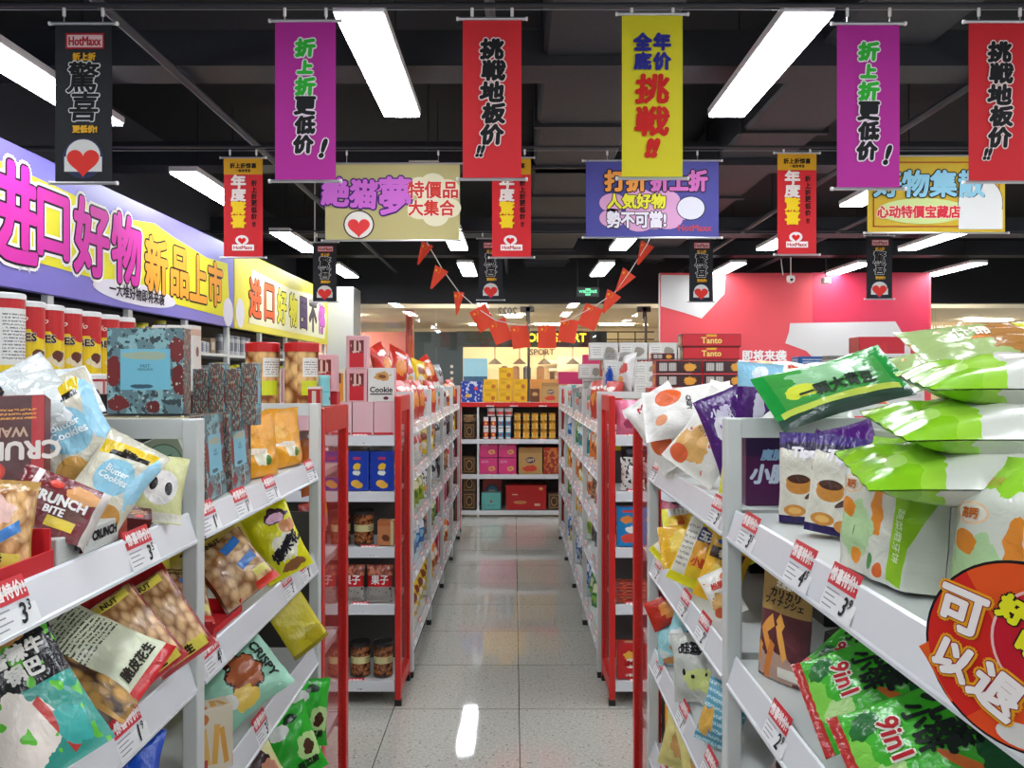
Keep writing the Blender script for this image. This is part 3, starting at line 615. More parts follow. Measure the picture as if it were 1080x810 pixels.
def endcap(label, origin, rz, W=.815, D=.365, tiers=(1.30, 1.03, .76, .485, .115), H_=1.495, tagp=None):
    e = empty('end_display_rack', origin, rz); tag(e, label, 'shelf'); pw = .036
    for k, x in enumerate((0, W-.028)):
        m = MB()
        m.box(x, 0, .03, x+.028, pw, H_, REDM, bv=.003); m.box(x, D-pw, .03, x+.028, D, H_, REDM, bv=.003)
        m.box(x, pw, H_-.075, x+.028, D-pw, H_, REDM); m.box(x, pw, .06, x+.028, D-pw, .12, REDM)
        m.box(x-.002, .003, 0, x+.03, .033, .03, DARK); m.box(x-.002, D-.033, 0, x+.03, D-.003, .03, DARK)
        p = m.build('side_panel', e)
        m = MB(); y0, y1, z0, z1 = pw, D-pw, .12, H_-.075; st = .017; sl = 1.45; hw = .0016; xm = x+.014
        k_ = 0; c = z0-(y1-y0)*sl
        while c < z1:
            for sg in (1, -1):
                pts = []
                for yy in (y0, y1):
                    pts.append((yy, c+(yy-y0)*sl if sg > 0 else c+(y1-yy)*sl))
                (ya, za), (yb, zb) = pts
                def clip(ya, za, yb, zb):
                    for lo in (z0, z1):
                        for _ in (0, 1):
                            if (lo == z0 and za < lo) or (lo == z1 and za > lo): t = (lo-za)/(zb-za) if zb != za else 0; ya, za = ya+(yb-ya)*t, lo
                            ya, za, yb, zb = yb, zb, ya, za
                    return ya, za, yb, zb
                if not ((za < z0 and zb < z0) or (za > z1 and zb > z1)):
                    ya, za, yb, zb = clip(ya, za, yb, zb)
                    for xx, fl in ((xm-.0012, 0), (xm+.0012, 1)):
                        q = [(xx, ya, za-hw), (xx, yb, zb-hw), (xx, yb, zb+hw), (xx, ya, za+hw)]
                        m.face(q if fl else q[::-1], REDM)
            c += st*sl
        m.build('wire_mesh', p)
    for ti, z in enumerate(tiers):
        m = MB(); m.box(.03, .012, z-.02, W-.03, D-.01, z, WHITE); m.box(.03, .006, z-.046, W-.03, .014, z+.004, LIP, bv=.001); s = m.build('shelf', e)
        for a, p in (tagp or {}).get(ti, []):
            o = link('price_tag', tag_mesh(*p), s, (a, .024, z))
    m = MB(); m.box(.03, D-.008, .06, W-.03, D, 1.2, mat('dark back panel', '#4c4a48', .6)); m.build('back_panel', e)
    return e
TG = lambda *a: list(a)
# left near: local x runs along +Y from Y0
LNO = (-.56, .45, 0); RNO = (.39, 2.27, 0)
LN = gondola('LN', 'white double sided shelving unit in the left foreground', LNO, R(90), [(0, .945), (.981, 1.81)], rnd=3,
    tagspec={(0, 0): [(.44, ('3', '3')), (.755, ('3', '5'))], (0, 1): [(.72, ('1', '9')), (.3, ('2', '9'))], (1, 0): [(.04, ('1', '9')), (.22, ('1', '9')), (.42, ('1', '9')), (.78, ('2', '5'))],
             (1, 1): [(.06, ('4', '5')), (.56, ('3', '9')), (.72, ('3', '9'))], (1, 2): [(.35, ('3', '5'))]})
# right near: local x runs towards the camera from Y = 2.27
RN = gondola('RN', 'white double sided shelving unit in the right foreground', RNO, R(-90), [(0.03, .812), (.848, 1.8)], rnd=4,
    tagspec={(0, 0): [(.04, ('3', '5')), (.71, ('3', '5'))], (0, 1): [(.08, ('2', '9')), (.42, ('2', '9')), (.6, ('2', '9'))], (0, 2): [(.1, ('1', '9')), (.4, ('1', '9')), (.65, ('2', '5'))],
             (1, 0): [(.10, ('3', '5')), (.34, ('4', '5')), (.475, ('3', '9'))], (1, 1): [(.245, ('2', '9'))]})
LF = gondola('LF', 'long white shelving unit along the left side of the far aisle', (-.55, 4.31, 0), R(90), [(k*.925+.03, (k+1)*.925-.006) for k in range(4)], rnd=5, tags=3, tiers=[1.33, 1.08, .81, .545, .18])
RF = gondola('RF', 'long white shelving unit along the right side of the far aisle', (.46, 8.02, 0), R(-90), [(k*.925+.015, (k+1)*.925-.021) for k in range(4)], rnd=6, tags=3, tiers=[1.33, 1.08, .81, .545, .18])
E_LF = endcap('red mesh sided end rack facing the camera, left of the aisle', (-1.36, 3.93, 0), 0, tagp={0: [(.62, ('6', '')), (.2, ('6', ''))], 2: [(.66, ('11', ''))], 3: [(.62, ('7', ''))], 4: [(.6, ('12', ''))]})
E_RF = endcap('red mesh sided end rack facing the camera, right of the aisle', (.46, 3.93, 0), 0, tagp={0: [(.13, ('5', ''))], 1: [(.13, ('2', ''))], 2: [(.16, ('3', ''))], 3: [(.12, ('3', ''))], 4: [(.14, ('3', ''))]})
E_LN = endcap('red mesh sided end rack closing the left foreground shelving', (-.545, 2.69, 0), R(180))
E_RN = endcap('red mesh sided end rack closing the right foreground shelving', (1.205, 2.68, 0), R(180))
E_LB = endcap('red mesh sided rack at the far end of left aisle shelving', (-.545, 8.42, 0), R(180))
E_RB = endcap('red mesh sided rack at the far end of right aisle shelving', (1.275, 8.42, 0), R(180))
# back shelf across the aisle end
BT = [1.30, .88, .48, .07]
def back_shelf():
    e = empty('shelving_unit', (-.62, 9.3, 0)); tag(e, 'wide shelving unit facing the camera across the aisle end', 'shelf')
    for ti, z in enumerate(BT):
        c = REDM if ti == 0 else LIP
        m = MB(); m.box(0, 0, z-.02, 1.18, .42, z, WHITE); m.box(0, -.008, z-.045, 1.18, 0, z+.006, c, bv=.001); s = m.build('shelf', e)
        for a in (.35, .62, .95) if ti < 3 else (): link('price_tag', tag_mesh(*PR[int(a*10) % 9]), s, (a, .008, z))
    for x in (0, .2, 1.16):
        m = MB(); m.box(x, -.004, .0, x+.024, .03, BT[0]-.05 if x == .2 else 1.34, WHITE, bv=.002); m.build('upright', e)
    m = MB(); m.box(0, .41, .05, 1.18, .42, 1.26, mat('brown grey back panel', '#5f5a54', .6)); m.build('back_panel', e)
    for x in (-.03, 1.18):
        m = MB(); m.box(x, -.01, 0, x+.03, .42, 1.36, REDM, bv=.003); m.build('side_panel', e)
back_shelf()
# wall shelving on the left
def wall_unit():
    e = empty('wall_shelving', (-2.64, 3.7, 0)); tag(e, 'tall white shelving along the left wall beneath the sign boards', 'shelf')
    xs = [3.66+.96*k-.0 for k in range(9)]
    for k, y in enumerate(xs):
        m = MB(); m.box(-.02, y-3.7-.03, 0, .02, y-3.7+.03, 2.05, WHITE, bv=.003); m.build('upright', e)
    for k in range(8):
        for z in (1.8, 1.5, 1.22):
            m = MB(); m.box(-.45, xs[k]-3.7+.03, z-.025, .02, xs[k+1]-3.7-.03, z, WHITE); m.build('shelf', e)
        m = MB(); m.box(-.47, xs[k]-3.7, .1, -.45, xs[k+1]-3.7, 2.1, mat('grey wall unit back', '#6f7072', .6)); m.build('back_panel', e)
wall_unit()
# ================================================================ goods
K = {}
def tz(f, p): return max(0, f)**p
def bag_mb(w, h, t, front, back=None, style='pillow', seed=0, nu=16, nv=20, amp=1.0, crimp=.06, texts=()):
    """sealed film bag; origin at the middle of the bottom edge, front faces -y"""
    back = back or front
    def prof(u, v):
        a = 2*u-1
        if style == 'pillow':
            vv = (v-crimp)/(1-2*crimp); b = math.sin(math.pi*min(1, max(0, vv)))**.5 if 0 < vv < 1 else 0; q = tz(1-abs(a)**2.6, .5)
        elif style == 'pouch':
            b = min(1, max(0, (1-crimp*1.6-v)/.62))**.7*min(1, (v+.03)/.1)**.5; q = tz(1-abs(a)**2.6, .6)
        elif style == 'gusset':
            b = 1 if v < .72 else max(.03, 1-((v-.72)/.26))**.8 if v < .98 else .03; q = tz(1-abs(a)**14, .5)
        else:                         # flat sachet
            b = tz(math.sin(math.pi*v), .4); q = tz(1-abs(a)**3, .5)
        return t/2*q*b
    def S(u, v, s):
        T = prof(u, v)
        edge = abs(2*u-1)
        wr = noise.noise(Vector((u*5+seed*3.1, v*6+s*7, seed)))*.16*t*amp*(T/(t/2)+.04)
        fo = math.sin(u*math.pi*9+seed)*.02*t*amp*(max(0, 1-min(v, 1-v)/.22))
        nar = 1-.09*amp*math.sin(math.pi*v)*(1 if style in ('pillow',) else .25)
        x = (u-.5)*w*nar + noise.noise(Vector((v*4, seed, edge)))*.012*w
        z = v*h + (noise.noise(Vector((u*3, seed*2, 1.3)))*.015*h if v > .5 else 0)
        return (x, s*(T+.0006)+wr*(1 if T > .002 else .15)*(-s if s < 0 else -1)*-1*(1-edge**6)+fo, z)
    m = MB(); m.grid(lambda u, v: S(u, v, -1), nu, nv, front); m.grid(lambda u, v: S(1-u, v, 1), nu, nv, back, uvf=lambda u, v: (u, v))
    if style == 'gusset':
        pass
    fn = lambda x, z, o=0: tuple(Vector(S(min(.99, max(.01, x/w+.5)), min(.99, max(.01, z/h)), -1))+Vector((0, -.0016-o, 0)))
    for T_ in texts:
        s_, u, v, hh, c = T_[:5]; kw = T_[5] if len(T_) > 5 else {}
        m.text(s_, (u-.5)*w, v*h, hh, ink(c), fn, **kw)
    return m
def box_mb(w, h, t, front, side=None, top=None, texts=(), bv=.0015, side_texts=(), top_texts=()):
    m = MB(); m.box(-w/2, -t/2, 0, w/2, t/2, h, front, side, top, bv=bv)
    for T_ in texts:
        s_, u, v, hh, c = T_[:5]; kw = T_[5] if len(T_) > 5 else {}
        m.text(s_, (u-.5)*w, v*h, hh, ink(c), lambda x, z, o=0: (x, -t/2-.0006-o, z), **kw)
    return m
def can_mb(r, h, body, lid, lidh=.01, n=22, base=None, texts=()):
    m = MB(); m.lathe([(0, 0), (r*.97, 0), (r, .003), (r, .006), (r*.99, .007), (r*.99, h-.004), (r*.97, h)], body, n, mm=[base or lid, base or lid, base or lid, base or lid, body, body])
    for T_ in texts:
        s_, u, v, hh, c = T_[:5]; kw = T_[5] if len(T_) > 5 else {}
        m.text(s_, (u-.5)*2*r, v*h, hh, ink(c), lambda x, z, o=0: ((r+.0008+o)*math.sin(x/r), -(r+.0008+o)*math.cos(x/r), z), **kw)
    l = MB(); l.lathe([(0, h-.003), (r*1.03, h-.003), (r*1.03, h-.003+lidh), (r*.95, h+lidh), (r*.9, h+lidh-.002), (0, h+lidh-.002)], lid, n)
    return m, l
def kind(name, nm, cat, dims, mb, parts=()):
    K[name] = dict(nm=nm, cat=cat, dims=dims, me=mb.mesh(nm), parts=[(pn, p.mesh(pn)) for pn, p in parts])
def place(k, M, label, group=None):
    d = K[k]
    if d['parts']:
        o = bpy.data.objects.new(d['nm'], None); o.empty_display_size = .03; COL.objects.link(o); o.matrix_world = M
        link('container', d['me'], o)
        for pn, me in d['parts']: link(pn, me, o)
    else:
        o = bpy.data.objects.new(d['nm'], d['me']); COL.objects.link(o); o.matrix_world = M
    tag(o, label, d['cat'], group); return o
def rot(yaw, pitch, roll): return Matrix.Rotation(R(yaw), 4, 'Z') @ Matrix.Rotation(R(pitch), 4, 'X') @ Matrix.Rotation(R(roll), 4, 'Y')
def toss(k, px, py, Y, yaw, pitch, roll, label, group=None, s=1):
    """bag whose middle is at photo position (px, py) seen at distance Y; yaw turns it to face right(+)/left(-)"""
    Rm = rot(yaw, pitch, roll); c = at(px, py, Y); h = K[k]['dims'][1]
    M = Matrix.Translation(c) @ Rm @ Matrix.Scale(s, 4) @ Matrix.Translation((0, 0, -h/2))
    lo = min((M @ v.co).z for v in K[k]['me'].vertices); fl = max([z for z in TZ if z < c.z] or [0])
    if lo < fl+.0005: M = Matrix.Translation((0, 0, min(.05, fl+.0005-lo))) @ M        # rests on the shelf, not in it
    return place(k, M, label, group)
def stand(k, x, y, z, yaw, label, group=None, pitch=0, s=1, roll=0):
    return place(k, Matrix.Translation((x, y, z)) @ rot(yaw, pitch, roll) @ Matrix.Scale(s, 4), label, group)

# ---------- kinds
def L_(t, u, v, h, c, **kw): return (t, u, v, h, c, kw)
# white crisps bag with orange discs
kind('crisp', 'snack_bag', 'bag', (.17, .25, .09), bag_mb(.17, .25, .09, pm('white film, orange discs', '#e2dfd8', [('e', .28, .3, .2, .15, '#d8602e'), ('e', .75, .72, .17, .13, '#d8602e'), ('spot', 6, .72, '#e8a060'), ('e', .72, .2, .1, .07, '#e09060')]), seed=2,
     texts=[L_('CRISPY', .5, .52, .012, '#2c2c30', bold=.0005), L_('Mix', .4, .82, .025, '#c03040', bold=.001)]))
kind('crisp2', 'snack_bag', 'bag', (.17, .23, .07), bag_mb(.17, .23, .07, pm('white film, floral print', '#e6e2d8', [('b', .4, .3, .3, .2, '#d8a860'), ('spot', 7, .66, '#d86a40'), ('e', .25, .14, .18, .1, '#d86038'), ('e', .8, .8, .15, .1, '#d87040')]), seed=5,
     texts=[L_('松脆', .5, .66, .035, '#c84028', bold=.002), L_('POTATO', .5, .5, .01, '#303040')]))
kind('sachet_y', 'snack_sachet', 'bag', (.07, .12, .012), bag_mb(.07, .12, .012, pm('yellow sachet film', '#dcd838', [('b', .5, .5, .3, .25, '#e0b030')]), style='flat', seed=3, crimp=.05,
     texts=[L_('香脆', .5, .6, .03, '#c86a18', bold=.0015, shear=.2), L_('片', .5, .3, .03, '#c86a18', bold=.0015)]))
PUR = '#4a1c6c'
kind('purple', 'snack_bag', 'bag', (.1, .17, .03), bag_mb(.1, .17, .03, pm('purple foil', PUR, [('b', .5, .55, .25, .2, '#e0dce4'), ('spot', 8, .68, '#7a3aa0')], rough=.18), seed=7, texts=[L_('小脆', .5, .75, .022, '#d8d0e8', bold=.001)]))
kind('purple_blue', 'jelly_bag', 'bag', (.09, .14, .03), bag_mb(.09, .14, .03, pm('purple foil with sky blue top', PUR, [('r', .5, .84, .6, .2, '#8fc4dc'), ('b', .5, .82, .2, .12, '#d8e4e8'), ('b', .5, .3, .12, .3, '#d8d4e4')], rough=.18), seed=8))
kind('purple_box', 'biscuit_box', 'box', (.09, .13, .04), box_mb(.09, .13, .04, pm('plum carton', '#4c1048', [('r', .5, .85, .6, .15, '#2c1240')], bump=0), texts=[L_('魔脆', .55, .72, .02, '#90b8d8', bold=.001, shear=.2), L_('小脆', .5, .45, .034, '#c8d4e4', bold=.002, shear=.2)]))
def tipo():
    fr = pm('cream coffee biscuit print', '#dcd8c8', [('r', .5, .93, .5, .1, '#3c2470'), ('b', .5, .85, .5, .05, '#241a3c'), ('r', .5, .03, .5, .05, '#241a4c'), ('e', .42, .42, .24, .10, '#c8883c'), ('e', .42, .47, .24, .07, '#c8883c'), ('e', .42, .49, .21, .05, '#4a2c20'),
        ('e', .72, .35, .2, .035, '#5a4038', 20), ('e', .35, .14, .2, .065, '#c88a40'), ('e', .75, .1, .2, .065, '#c88a40'), ('e', .35, .14, .12, .035, '#e0b060'), ('e', .78, .62, .13, .07, '#7a8468'), ('e', .78, .62, .1, .05, '#a8b090')], rough=.25)
    sd = pm('cream side print', '#d8d4c4', [('r', .5, .93, .5, .12, '#3c2470'), ('e', .5, .15, .2, .07, '#c88a40')], rough=.25)
    return bag_mb(.085, .145, .04, fr, sd, style='gusset', seed=4, amp=.5, texts=[L_('Tipo', .52, .77, .02, '#e8e4e8', bold=.0014), L_('Tipo', .52, .77, .019, '#1c1830', bold=.0002)][:1])
kind('tipo', 'biscuit_bag', 'bag', (.085, .145, .04), tipo())
def veggie():
    fr = pm('white and lime carrot print', '#d2d6c8', [('b', .4, .95, .7, .17, '#8cc828'), ('r', .87, .38, .08, .36, '#8cc020', -8), ('b', .58, .5, .09, .17, '#dc8828'), ('b', .3, .3, .24, .2, '#b0d49c'), ('b', .2, .46, .08, .08, '#e08a28'), ('e', .22, .64, .14, .07, '#e8c8a0'), ('e', .22, .64, .12, .055, '#e4e0d0'),
        ('b', .33, .12, .07, .06, '#e09030'), ('e', .55, .12, .04, .06, '#4a8a48'), ('b', .66, .08, .05, .05, '#dc6a30'), ('e', .3, .3, .01, .04, '#2c5a2c')], rough=.22)
    sd = pm('white and lime side', '#cdd0c4', [('b', .5, 1.0, .8, .18, '#8cc828')], rough=.22)
    return bag_mb(.19, .185, .10, fr, sd, style='gusset', seed=6, amp=.45,
        texts=[L_('高钙', .22, .64, .012, '#c86818', bold=.0005), L_('南', .12, .83, .018, '#a02020', bold=.001), L_('乳钙', .28, .84, .011, '#c07020'), L_('蔬菜磨牙饼', .87, .36, .013, '#e8f0c8', rot=-96)])
kind('veg_stand', 'vegetable_biscuit_bag', 'bag', (.19, .185, .1), veggie())
kind('veg_lie', 'vegetable_biscuit_bag', 'bag', (.19, .26, .062), bag_mb(.19, .26, .062, pm('white body, lime ends', '#cfd2c6', [('r', .5, .93, .6, .16, '#84c020'), ('b', .5, .76, .55, .07, '#98cc3c'), ('b', .3, .86, .1, .04, '#b4dc70')], rough=.2, bump=.25, bscale=4), seed=9, amp=1.1, crimp=.03))
kind('green_long', 'snack_bag', 'bag', (.13, .27, .035), bag_mb(.13, .27, .035, pm('deep green film', '#3f9040', [('r', .5, .96, .6, .06, '#1f8a38'), ('r', .5, .04, .6, .05, '#1f8a38'), ('r', .92, .5, .1, .6, '#2c4438'), ('r', .78, .5, .05, .45, '#b8c850'), ('b', .3, .5, .2, .3, '#88b888'), ('b', .5, .25, .12, .12, '#c8d040')], rough=.2), seed=11,
     texts=[L_('一颗大青豆', .56, .5, .028, '#1c2c1c', rot=90, bold=.0014)]))
kind('multi_long', 'snack_bag', 'bag', (.15, .3, .05), bag_mb(.15, .3, .05, pm('brown and green film', '#9ab070', [('b', .5, .6, .4, .22, '#a07038'), ('b', .5, .8, .5, .13, '#c8c840'), ('spot', 4, .62, '#c87830'), ('r', .5, .95, .6, .06, '#2f8a40')], rough=.2), seed=12, texts=[L_('什锦', .4, .35, .03, '#e8e4d0', rot=90, bold=.001)]))
kind('pale_green', 'snack_bag', 'bag', (.14, .24, .05), bag_mb(.14, .24, .05, pm('pale lime film', '#c8d094', [('b', .5, .5, .35, .2, '#2c2a24'), ('b', .5, .5, .28, .13, '#d8d4c8'), ('r', .5, .04, .6, .08, '#d06a3c'), ('r', .5, .95, .6, .07, '#d06a3c')], rough=.2), seed=13))
kind('clear_mix', 'snack_bag', 'bag', (.12, .2, .05), bag_mb(.12, .2, .05, pm('clear grey green film', '#c8d0c4', [('b', .3, .6, .15, .2, '#dc8850'), ('r', .5, .2, .5, .1, '#d8d8d0'), ('spot', 6, .7, '#e4e8e4')], rough=.15), seed=14))
def nine():
    fr = pm('bright green vegetable print', '#3fae2a', [('r', .5, .03, .6, .04, '#b02a24'), ('b', .5, .12, .3, .06, '#7cc848'), ('b', .22, .2, .13, .1, '#1f6a2c'), ('b', .72, .2, .14, .12, '#a8d080'), ('e', .8, .62, .2, .035, '#d87030', 35), ('b', .82, .8, .2, .12, '#164f28'), ('b', .18, .82, .13, .1, '#b83030'), ('b', .45, .93, .5, .06, '#1f7a2c'), ('r', .72, .93, .16, .05, '#b02a30')], rough=.2)
    return bag_mb(.13, .18, .045, fr, pm('bright green back', '#2f9a24', rough=.2), seed=15, texts=[L_('九蔬', .42, .66, .034, '#16241a', bold=.0018), L_('小饼', .42, .5, .028, '#16241a', bold=.0014), L_('9in1', .42, .33, .022, '#e4ecd8', bold=.003), L_('9in1', .42, .33, .022, '#b01c24', bold=.0008, off=.001)])
kind('nine', 'vegetable_cracker_bag', 'bag', (.13, .18, .045), nine())
kind('fries', 'snack_pouch', 'bag', (.105, .175, .03), bag_mb(.105, .175, .03, pm('kraft gold pouch print', '#a08048', [('r', .5, .3, .5, .32, '#5a2c30'), ('b', .5, .12, .45, .14, '#b09080'), ('r', .28, .50, .08, .06, '#dc9848', 30), ('r', .5, .53, .08, .055, '#e0a048', -40), ('r', .25, .36, .16, .05, '#dc9444', -45), ('r', .55, .37, .18, .05, '#e0a04c', -55), ('r', .32, .16, .2, .055, '#cc7a34', 70), ('r', .1, .22, .1, .05, '#d08a44', 70), ('r', .72, .1, .2, .045, '#dcd8cc')], rough=.25), style='pouch', seed=16, amp=.5,
     texts=[L_('カリカリ', .5, .79, .014, '#241810', bold=.0006), L_('フィナンシェ', .5, .71, .012, '#241810', bold=.0005), L_('北海道バター', .6, .87, .01, '#e8e0c8', bold=.0003)]))
kind('dark_pack', 'biscuit_pack', 'box', (.075, .1, .04), box_mb(.075, .1, .04, pm('charcoal pack', '#2a2a24', [('r', .5, .75, .28, .13, '#8a8c80'), ('bars', .5, .75, .24, .1, 9, '#4a4a44')], bump=.1), mat('dark olive carton', '#34342c', .5)))
def nuts_pack(nm, cell, band, txt):
    return bag_mb(.085, .15, .045, pm(nm, '#7a1a1c', [('nuts', .5, .47, .44, .42, 9, '#d8b080', '#865a32'), ('r', .5, .95, .6, .05, '#a01c20'), ('r', .5, .03, .6, .05, '#a01c20'), ('r', .5, .1, .4, .055, band), ('r', .5, .83, .34, .04, cell)], rough=.2, bump=.25), seed=17, amp=.6, texts=[L_(txt, .5, .1, .013, '#2c1c10', bold=.0008), L_('NUT', .5, .83, .008, '#2c1c10', bold=.0004)])
kind('nuts_red', 'peanut_bag', 'bag', (.085, .15, .045), nuts_pack('peanut window, red film', '#dccc50', '#d8c850', '花生'))
kind('nuts_big', 'peanut_bag', 'bag', (.14, .16, .055), bag_mb(.14, .16, .055, pm('peanut window with blue labels', '#5a3820', [('nuts', .5, .45, .46, .44, 8, '#dcb888', '#8a5c34'), ('r', .62, .7, .18, .06, '#2c6cb4', 10), ('r', .7, .42, .18, .06, '#2c6cb4', 10), ('r', .8, .22, .14, .05, '#d8d070'), ('r', .5, .92, .6, .05, '#c8b050'), ('r', .9, .05, .3, .06, '#c83020')], rough=.2, bump=.25), seed=18, texts=[L_('PEANUT', .35, .86, .012, '#241810', bold=.0006)]))
kind('nuts_blue', 'peanut_bag', 'bag', (.11, .16, .055), bag_mb(.11, .16, .055, pm('peanut window, tan film', '#b08848', [('nuts', .5, .45, .46, .44, 7, '#dcb078', '#8e5c30'), ('b', .35, .62, .3, .16, '#dcb4a8'), ('r', .5, .36, .3, .06, '#3c7cc0', 25), ('r', .4, .14, .42, .07, '#d8d460')], rough=.2, bump=.3), seed=19, texts=[L_('五香', .4, .14, .018, '#2c2010', bold=.001)]))
kind('nuts_back', 'peanut_bag', 'bag', (.13, .19, .05), bag_mb(.13, .19, .05, pm('pale green back label', '#c4c8ac', [('fine', .55, .62, .34, .2, 12, '#4a4a40'), ('r', .5, .03, .6, .05, '#b01c20'), ('r', .04, .5, .06, .5, '#c89850'), ('nuts', .16, .3, .12, .3, 9, '#c89850', '#3a2414')], rough=.25), seed=20, texts=[L_('脆皮花生', .6, .16, .016, '#241c14', bold=.0008)]))
kind('teal', 'snack_bag', 'bag', (.12, .19, .04), bag_mb(.12, .19, .04, pm('teal and black film', '#2c8a7c', [('r', .55, .68, .5, .17, '#1c1c1c'), ('b', .55, .88, .25, .1, '#c08850'), ('b', .35, .3, .3, .22, '#e0d4c8'), ('spot', 6, .6, '#58b030'), ('r', .62, .25, .04, .2, '#b03028', 20), ('b', .75, .2, .14, .14, '#3aa098')], rough=.2), seed=21, texts=[L_('香辣牛', .6, .74, .02, '#e0dcd4', bold=.0012), L_('锅巴', .6, .62, .02, '#e0dcd4', bold=.0012)]))
kind('clear_blue', 'biscuit_bag', 'bag', (.12, .18, .05), bag_mb(.12, .18, .05, pm('clear film, pale blue disc', '#ccc8b4', [('e', .5, .52, .3, .2, '#86bcd0'), ('r', .45, .83, .42, .08, '#d8b828', 6), ('r', .5, .78, .3, .03, '#24201c', 6), ('e', .35, .2, .2, .12, '#c8984c'), ('e', .75, .16, .2, .12, '#c08a40'), ('b', .9, .6, .12, .3, '#9ccce0'), ('spot', 7, .73, '#e8ecec')], rough=.12, bump=.6), seed=22, amp=1.2,
     texts=[L_('Butter', .5, .58, .012, '#e8f0f0', bold=.0004), L_('Cookies', .5, .5, .012, '#e8f0f0', bold=.0004), L_('好吃', .48, .8, .013, '#1c1814', bold=.001)]))
kind('silver', 'snack_bag', 'bag', (.13, .17, .04), bag_mb(.13, .17, .04, pm('silvery clear film', '#c4cac8', [('b', .3, .3, .3, .2, '#c89c50'), ('spot', 6, .6, '#e4e8ea'), ('b', .6, .2, .3, .08, '#24242a')], rough=.1, bump=.7), seed=23, amp=1.2, texts=[L_('GEM MIX', .5, .5, .016, '#222028', bold=.0012)]))
kind('crunch', 'wafer_box', 'box', (.1, .13, .035), box_mb(.1, .13, .035, pm('maroon carton', '#4c1a18', [('r', .0, .5, .16, .5, '#b01c20'), ('e', .62, .82, .14, .10, '#c83020'), ('e', .62, .82, .1, .07, '#e04a30'), ('fine', .5, .2, .4, .07, 3, '#d89030'), ('e', .7, .08, .12, .05, '#c83020')], bump=.15), mat('maroon carton side', '#6a1c1c', .4), texts=[L_('CRUNCH', .52, .6, .024, '#e4dcd4', bold=.0016), L_('WAFER', .52, .4, .013, '#c8a890', bold=.0006)]))
kind('ribbon', 'wafer_bag', 'bag', (.12, .09, .05), bag_mb(.12, .09, .05, pm('maroon film, cream ribbon', '#6a1c22', [('r', .18, .5, .035, .6, '#d8ccc4'), ('r', .08, .5, .1, .08, '#d8ccc4'), ('b', .72, .74, .2, .16, '#c89058'), ('b', .62, .4, .2, .12, '#5a2c1c'), ('r', .62, .22, .16, .08, '#d8c030'), ('e', .4, .8, .08, .08, '#c84030'), ('r', .95, .5, .05, .5, '#c8c0b8')], rough=.25), style='gusset', seed=24, amp=.5, texts=[L_('CRUNCH', .5, .55, .013, '#e8e4e0', bold=.001), L_('BITE', .5, .38, .01, '#e8e4e0', bold=.0006)]))
kind('crunchy_white', 'wafer_pack', 'box', (.2, .034, .06), box_mb(.2, .034, .06, pm('pale grey wrapper', '#c0c2bc', [('r', .93, .5, .08, .5, '#a04030')], bump=.3), mat('pale grey wrapper end', '#b8bab4', .4), texts=[L_('CRUNCHY', .66, .6, .012, '#18181c', bold=.0012), L_('威化饼干', .3, .45, .009, '#5a5a5a', bold=.0004)]))
kind('panda', 'snack_bag', 'bag', (.08, .11, .03), bag_mb(.08, .11, .03, pm('panda print film', '#c8c890', [('e', .5, .5, .34, .26, '#e0dcd8'), ('e', .34, .54, .08, .1, '#1c181c', -15), ('e', .66, .48, .08, .1, '#1c181c', 15), ('e', .3, .78, .1, .07, '#1c181c'), ('b', .2, .85, .2, .12, '#d0a8c0'), ('r', .5, .08, .5, .06, '#e0dccc')], rough=.2), seed=25))
kind('tin', 'round_tin', 'tin', (.16, .16, .05), (lambda m: (m.lathe([(0, 0), (.078, 0), (.08, .004), (.08, .05), (.076, .053), (0, .053)], mat('sage green tin', '#8fa48c', .3), 30), m)[1])(MB()))
# flat round-labelled sage carton
kind('sage_box', 'biscuit_carton', 'box', (.18, .15, .04), box_mb(.18, .15, .04, pm('sage carton print', '#a2ab94', [('e', .6, .45, .34, .4, '#4a6a50'), ('e', .6, .45, .32, .375, '#8fb098')], bump=0), texts=[L_('BISCUITS', .6, .5, .012, '#24302a', bold=.0006), L_('butter', .6, .38, .007, '#24302a')]))
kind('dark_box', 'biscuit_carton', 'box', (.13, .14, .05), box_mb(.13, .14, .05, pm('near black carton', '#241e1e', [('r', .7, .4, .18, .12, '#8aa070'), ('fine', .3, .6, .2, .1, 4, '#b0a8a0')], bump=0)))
kind('lace', 'chocolate_box', 'box', (.082, .165, .09), box_mb(.082, .165, .09, pm('black carton with cream lace', '#2a2624', [('r', .5, .96, .5, .05, '#c8bc94'), ('e', .5, .93, .22, .07, '#c8bc94'), ('e', .08, .9, .1, .04, '#1c1a18'), ('e', .92, .9, .1, .04, '#1c1a18'), ('spot', 9, .64, '#5a544c')], bump=0)))
def cal(nm, w=.145, h=.163, t=.035):
    fr = pm('botanical print', '#68868c', [('spot', 5, .52, '#8fb8bc'), ('spot', 11, .57, '#3c4a4c'), ('b', .08, .5, .12, .17, '#7a2c2c'), ('b', .92, .75, .12, .14, '#7a3030'), ('b', .14, .12, .14, .08, '#7c3030'), ('b', .95, .4, .1, .16, '#6c2828'), ('b', .6, .08, .1, .07, '#6c2c2c'), ('spot', 18, .68, '#c8ccc0'), ('r', .5, .52, .33, .24, '#7ac0d4'), ('b', .5, .68, .3, .05, '#a8b8a0'), ('b', .45, .32, .14, .025, '#3a5a6a')], bump=0, rough=.3)
    sd = pm('botanical spine', '#4a5858', [('spot', 6, .5, '#7a4038'), ('spot', 12, .58, '#8a9c98'), ('spot', 16, .62, '#c8b088')], bump=0)
    return box_mb(w, h, t, fr, sd, sd, texts=[L_('FAST', .5, .56, .006, '#2c4a5a'), L_('HEALING', .5, .52, .005, '#2c4a5a')])
kind('calendar', 'botanical_gift_box', 'box', (.145, .163, .035), cal('c'))
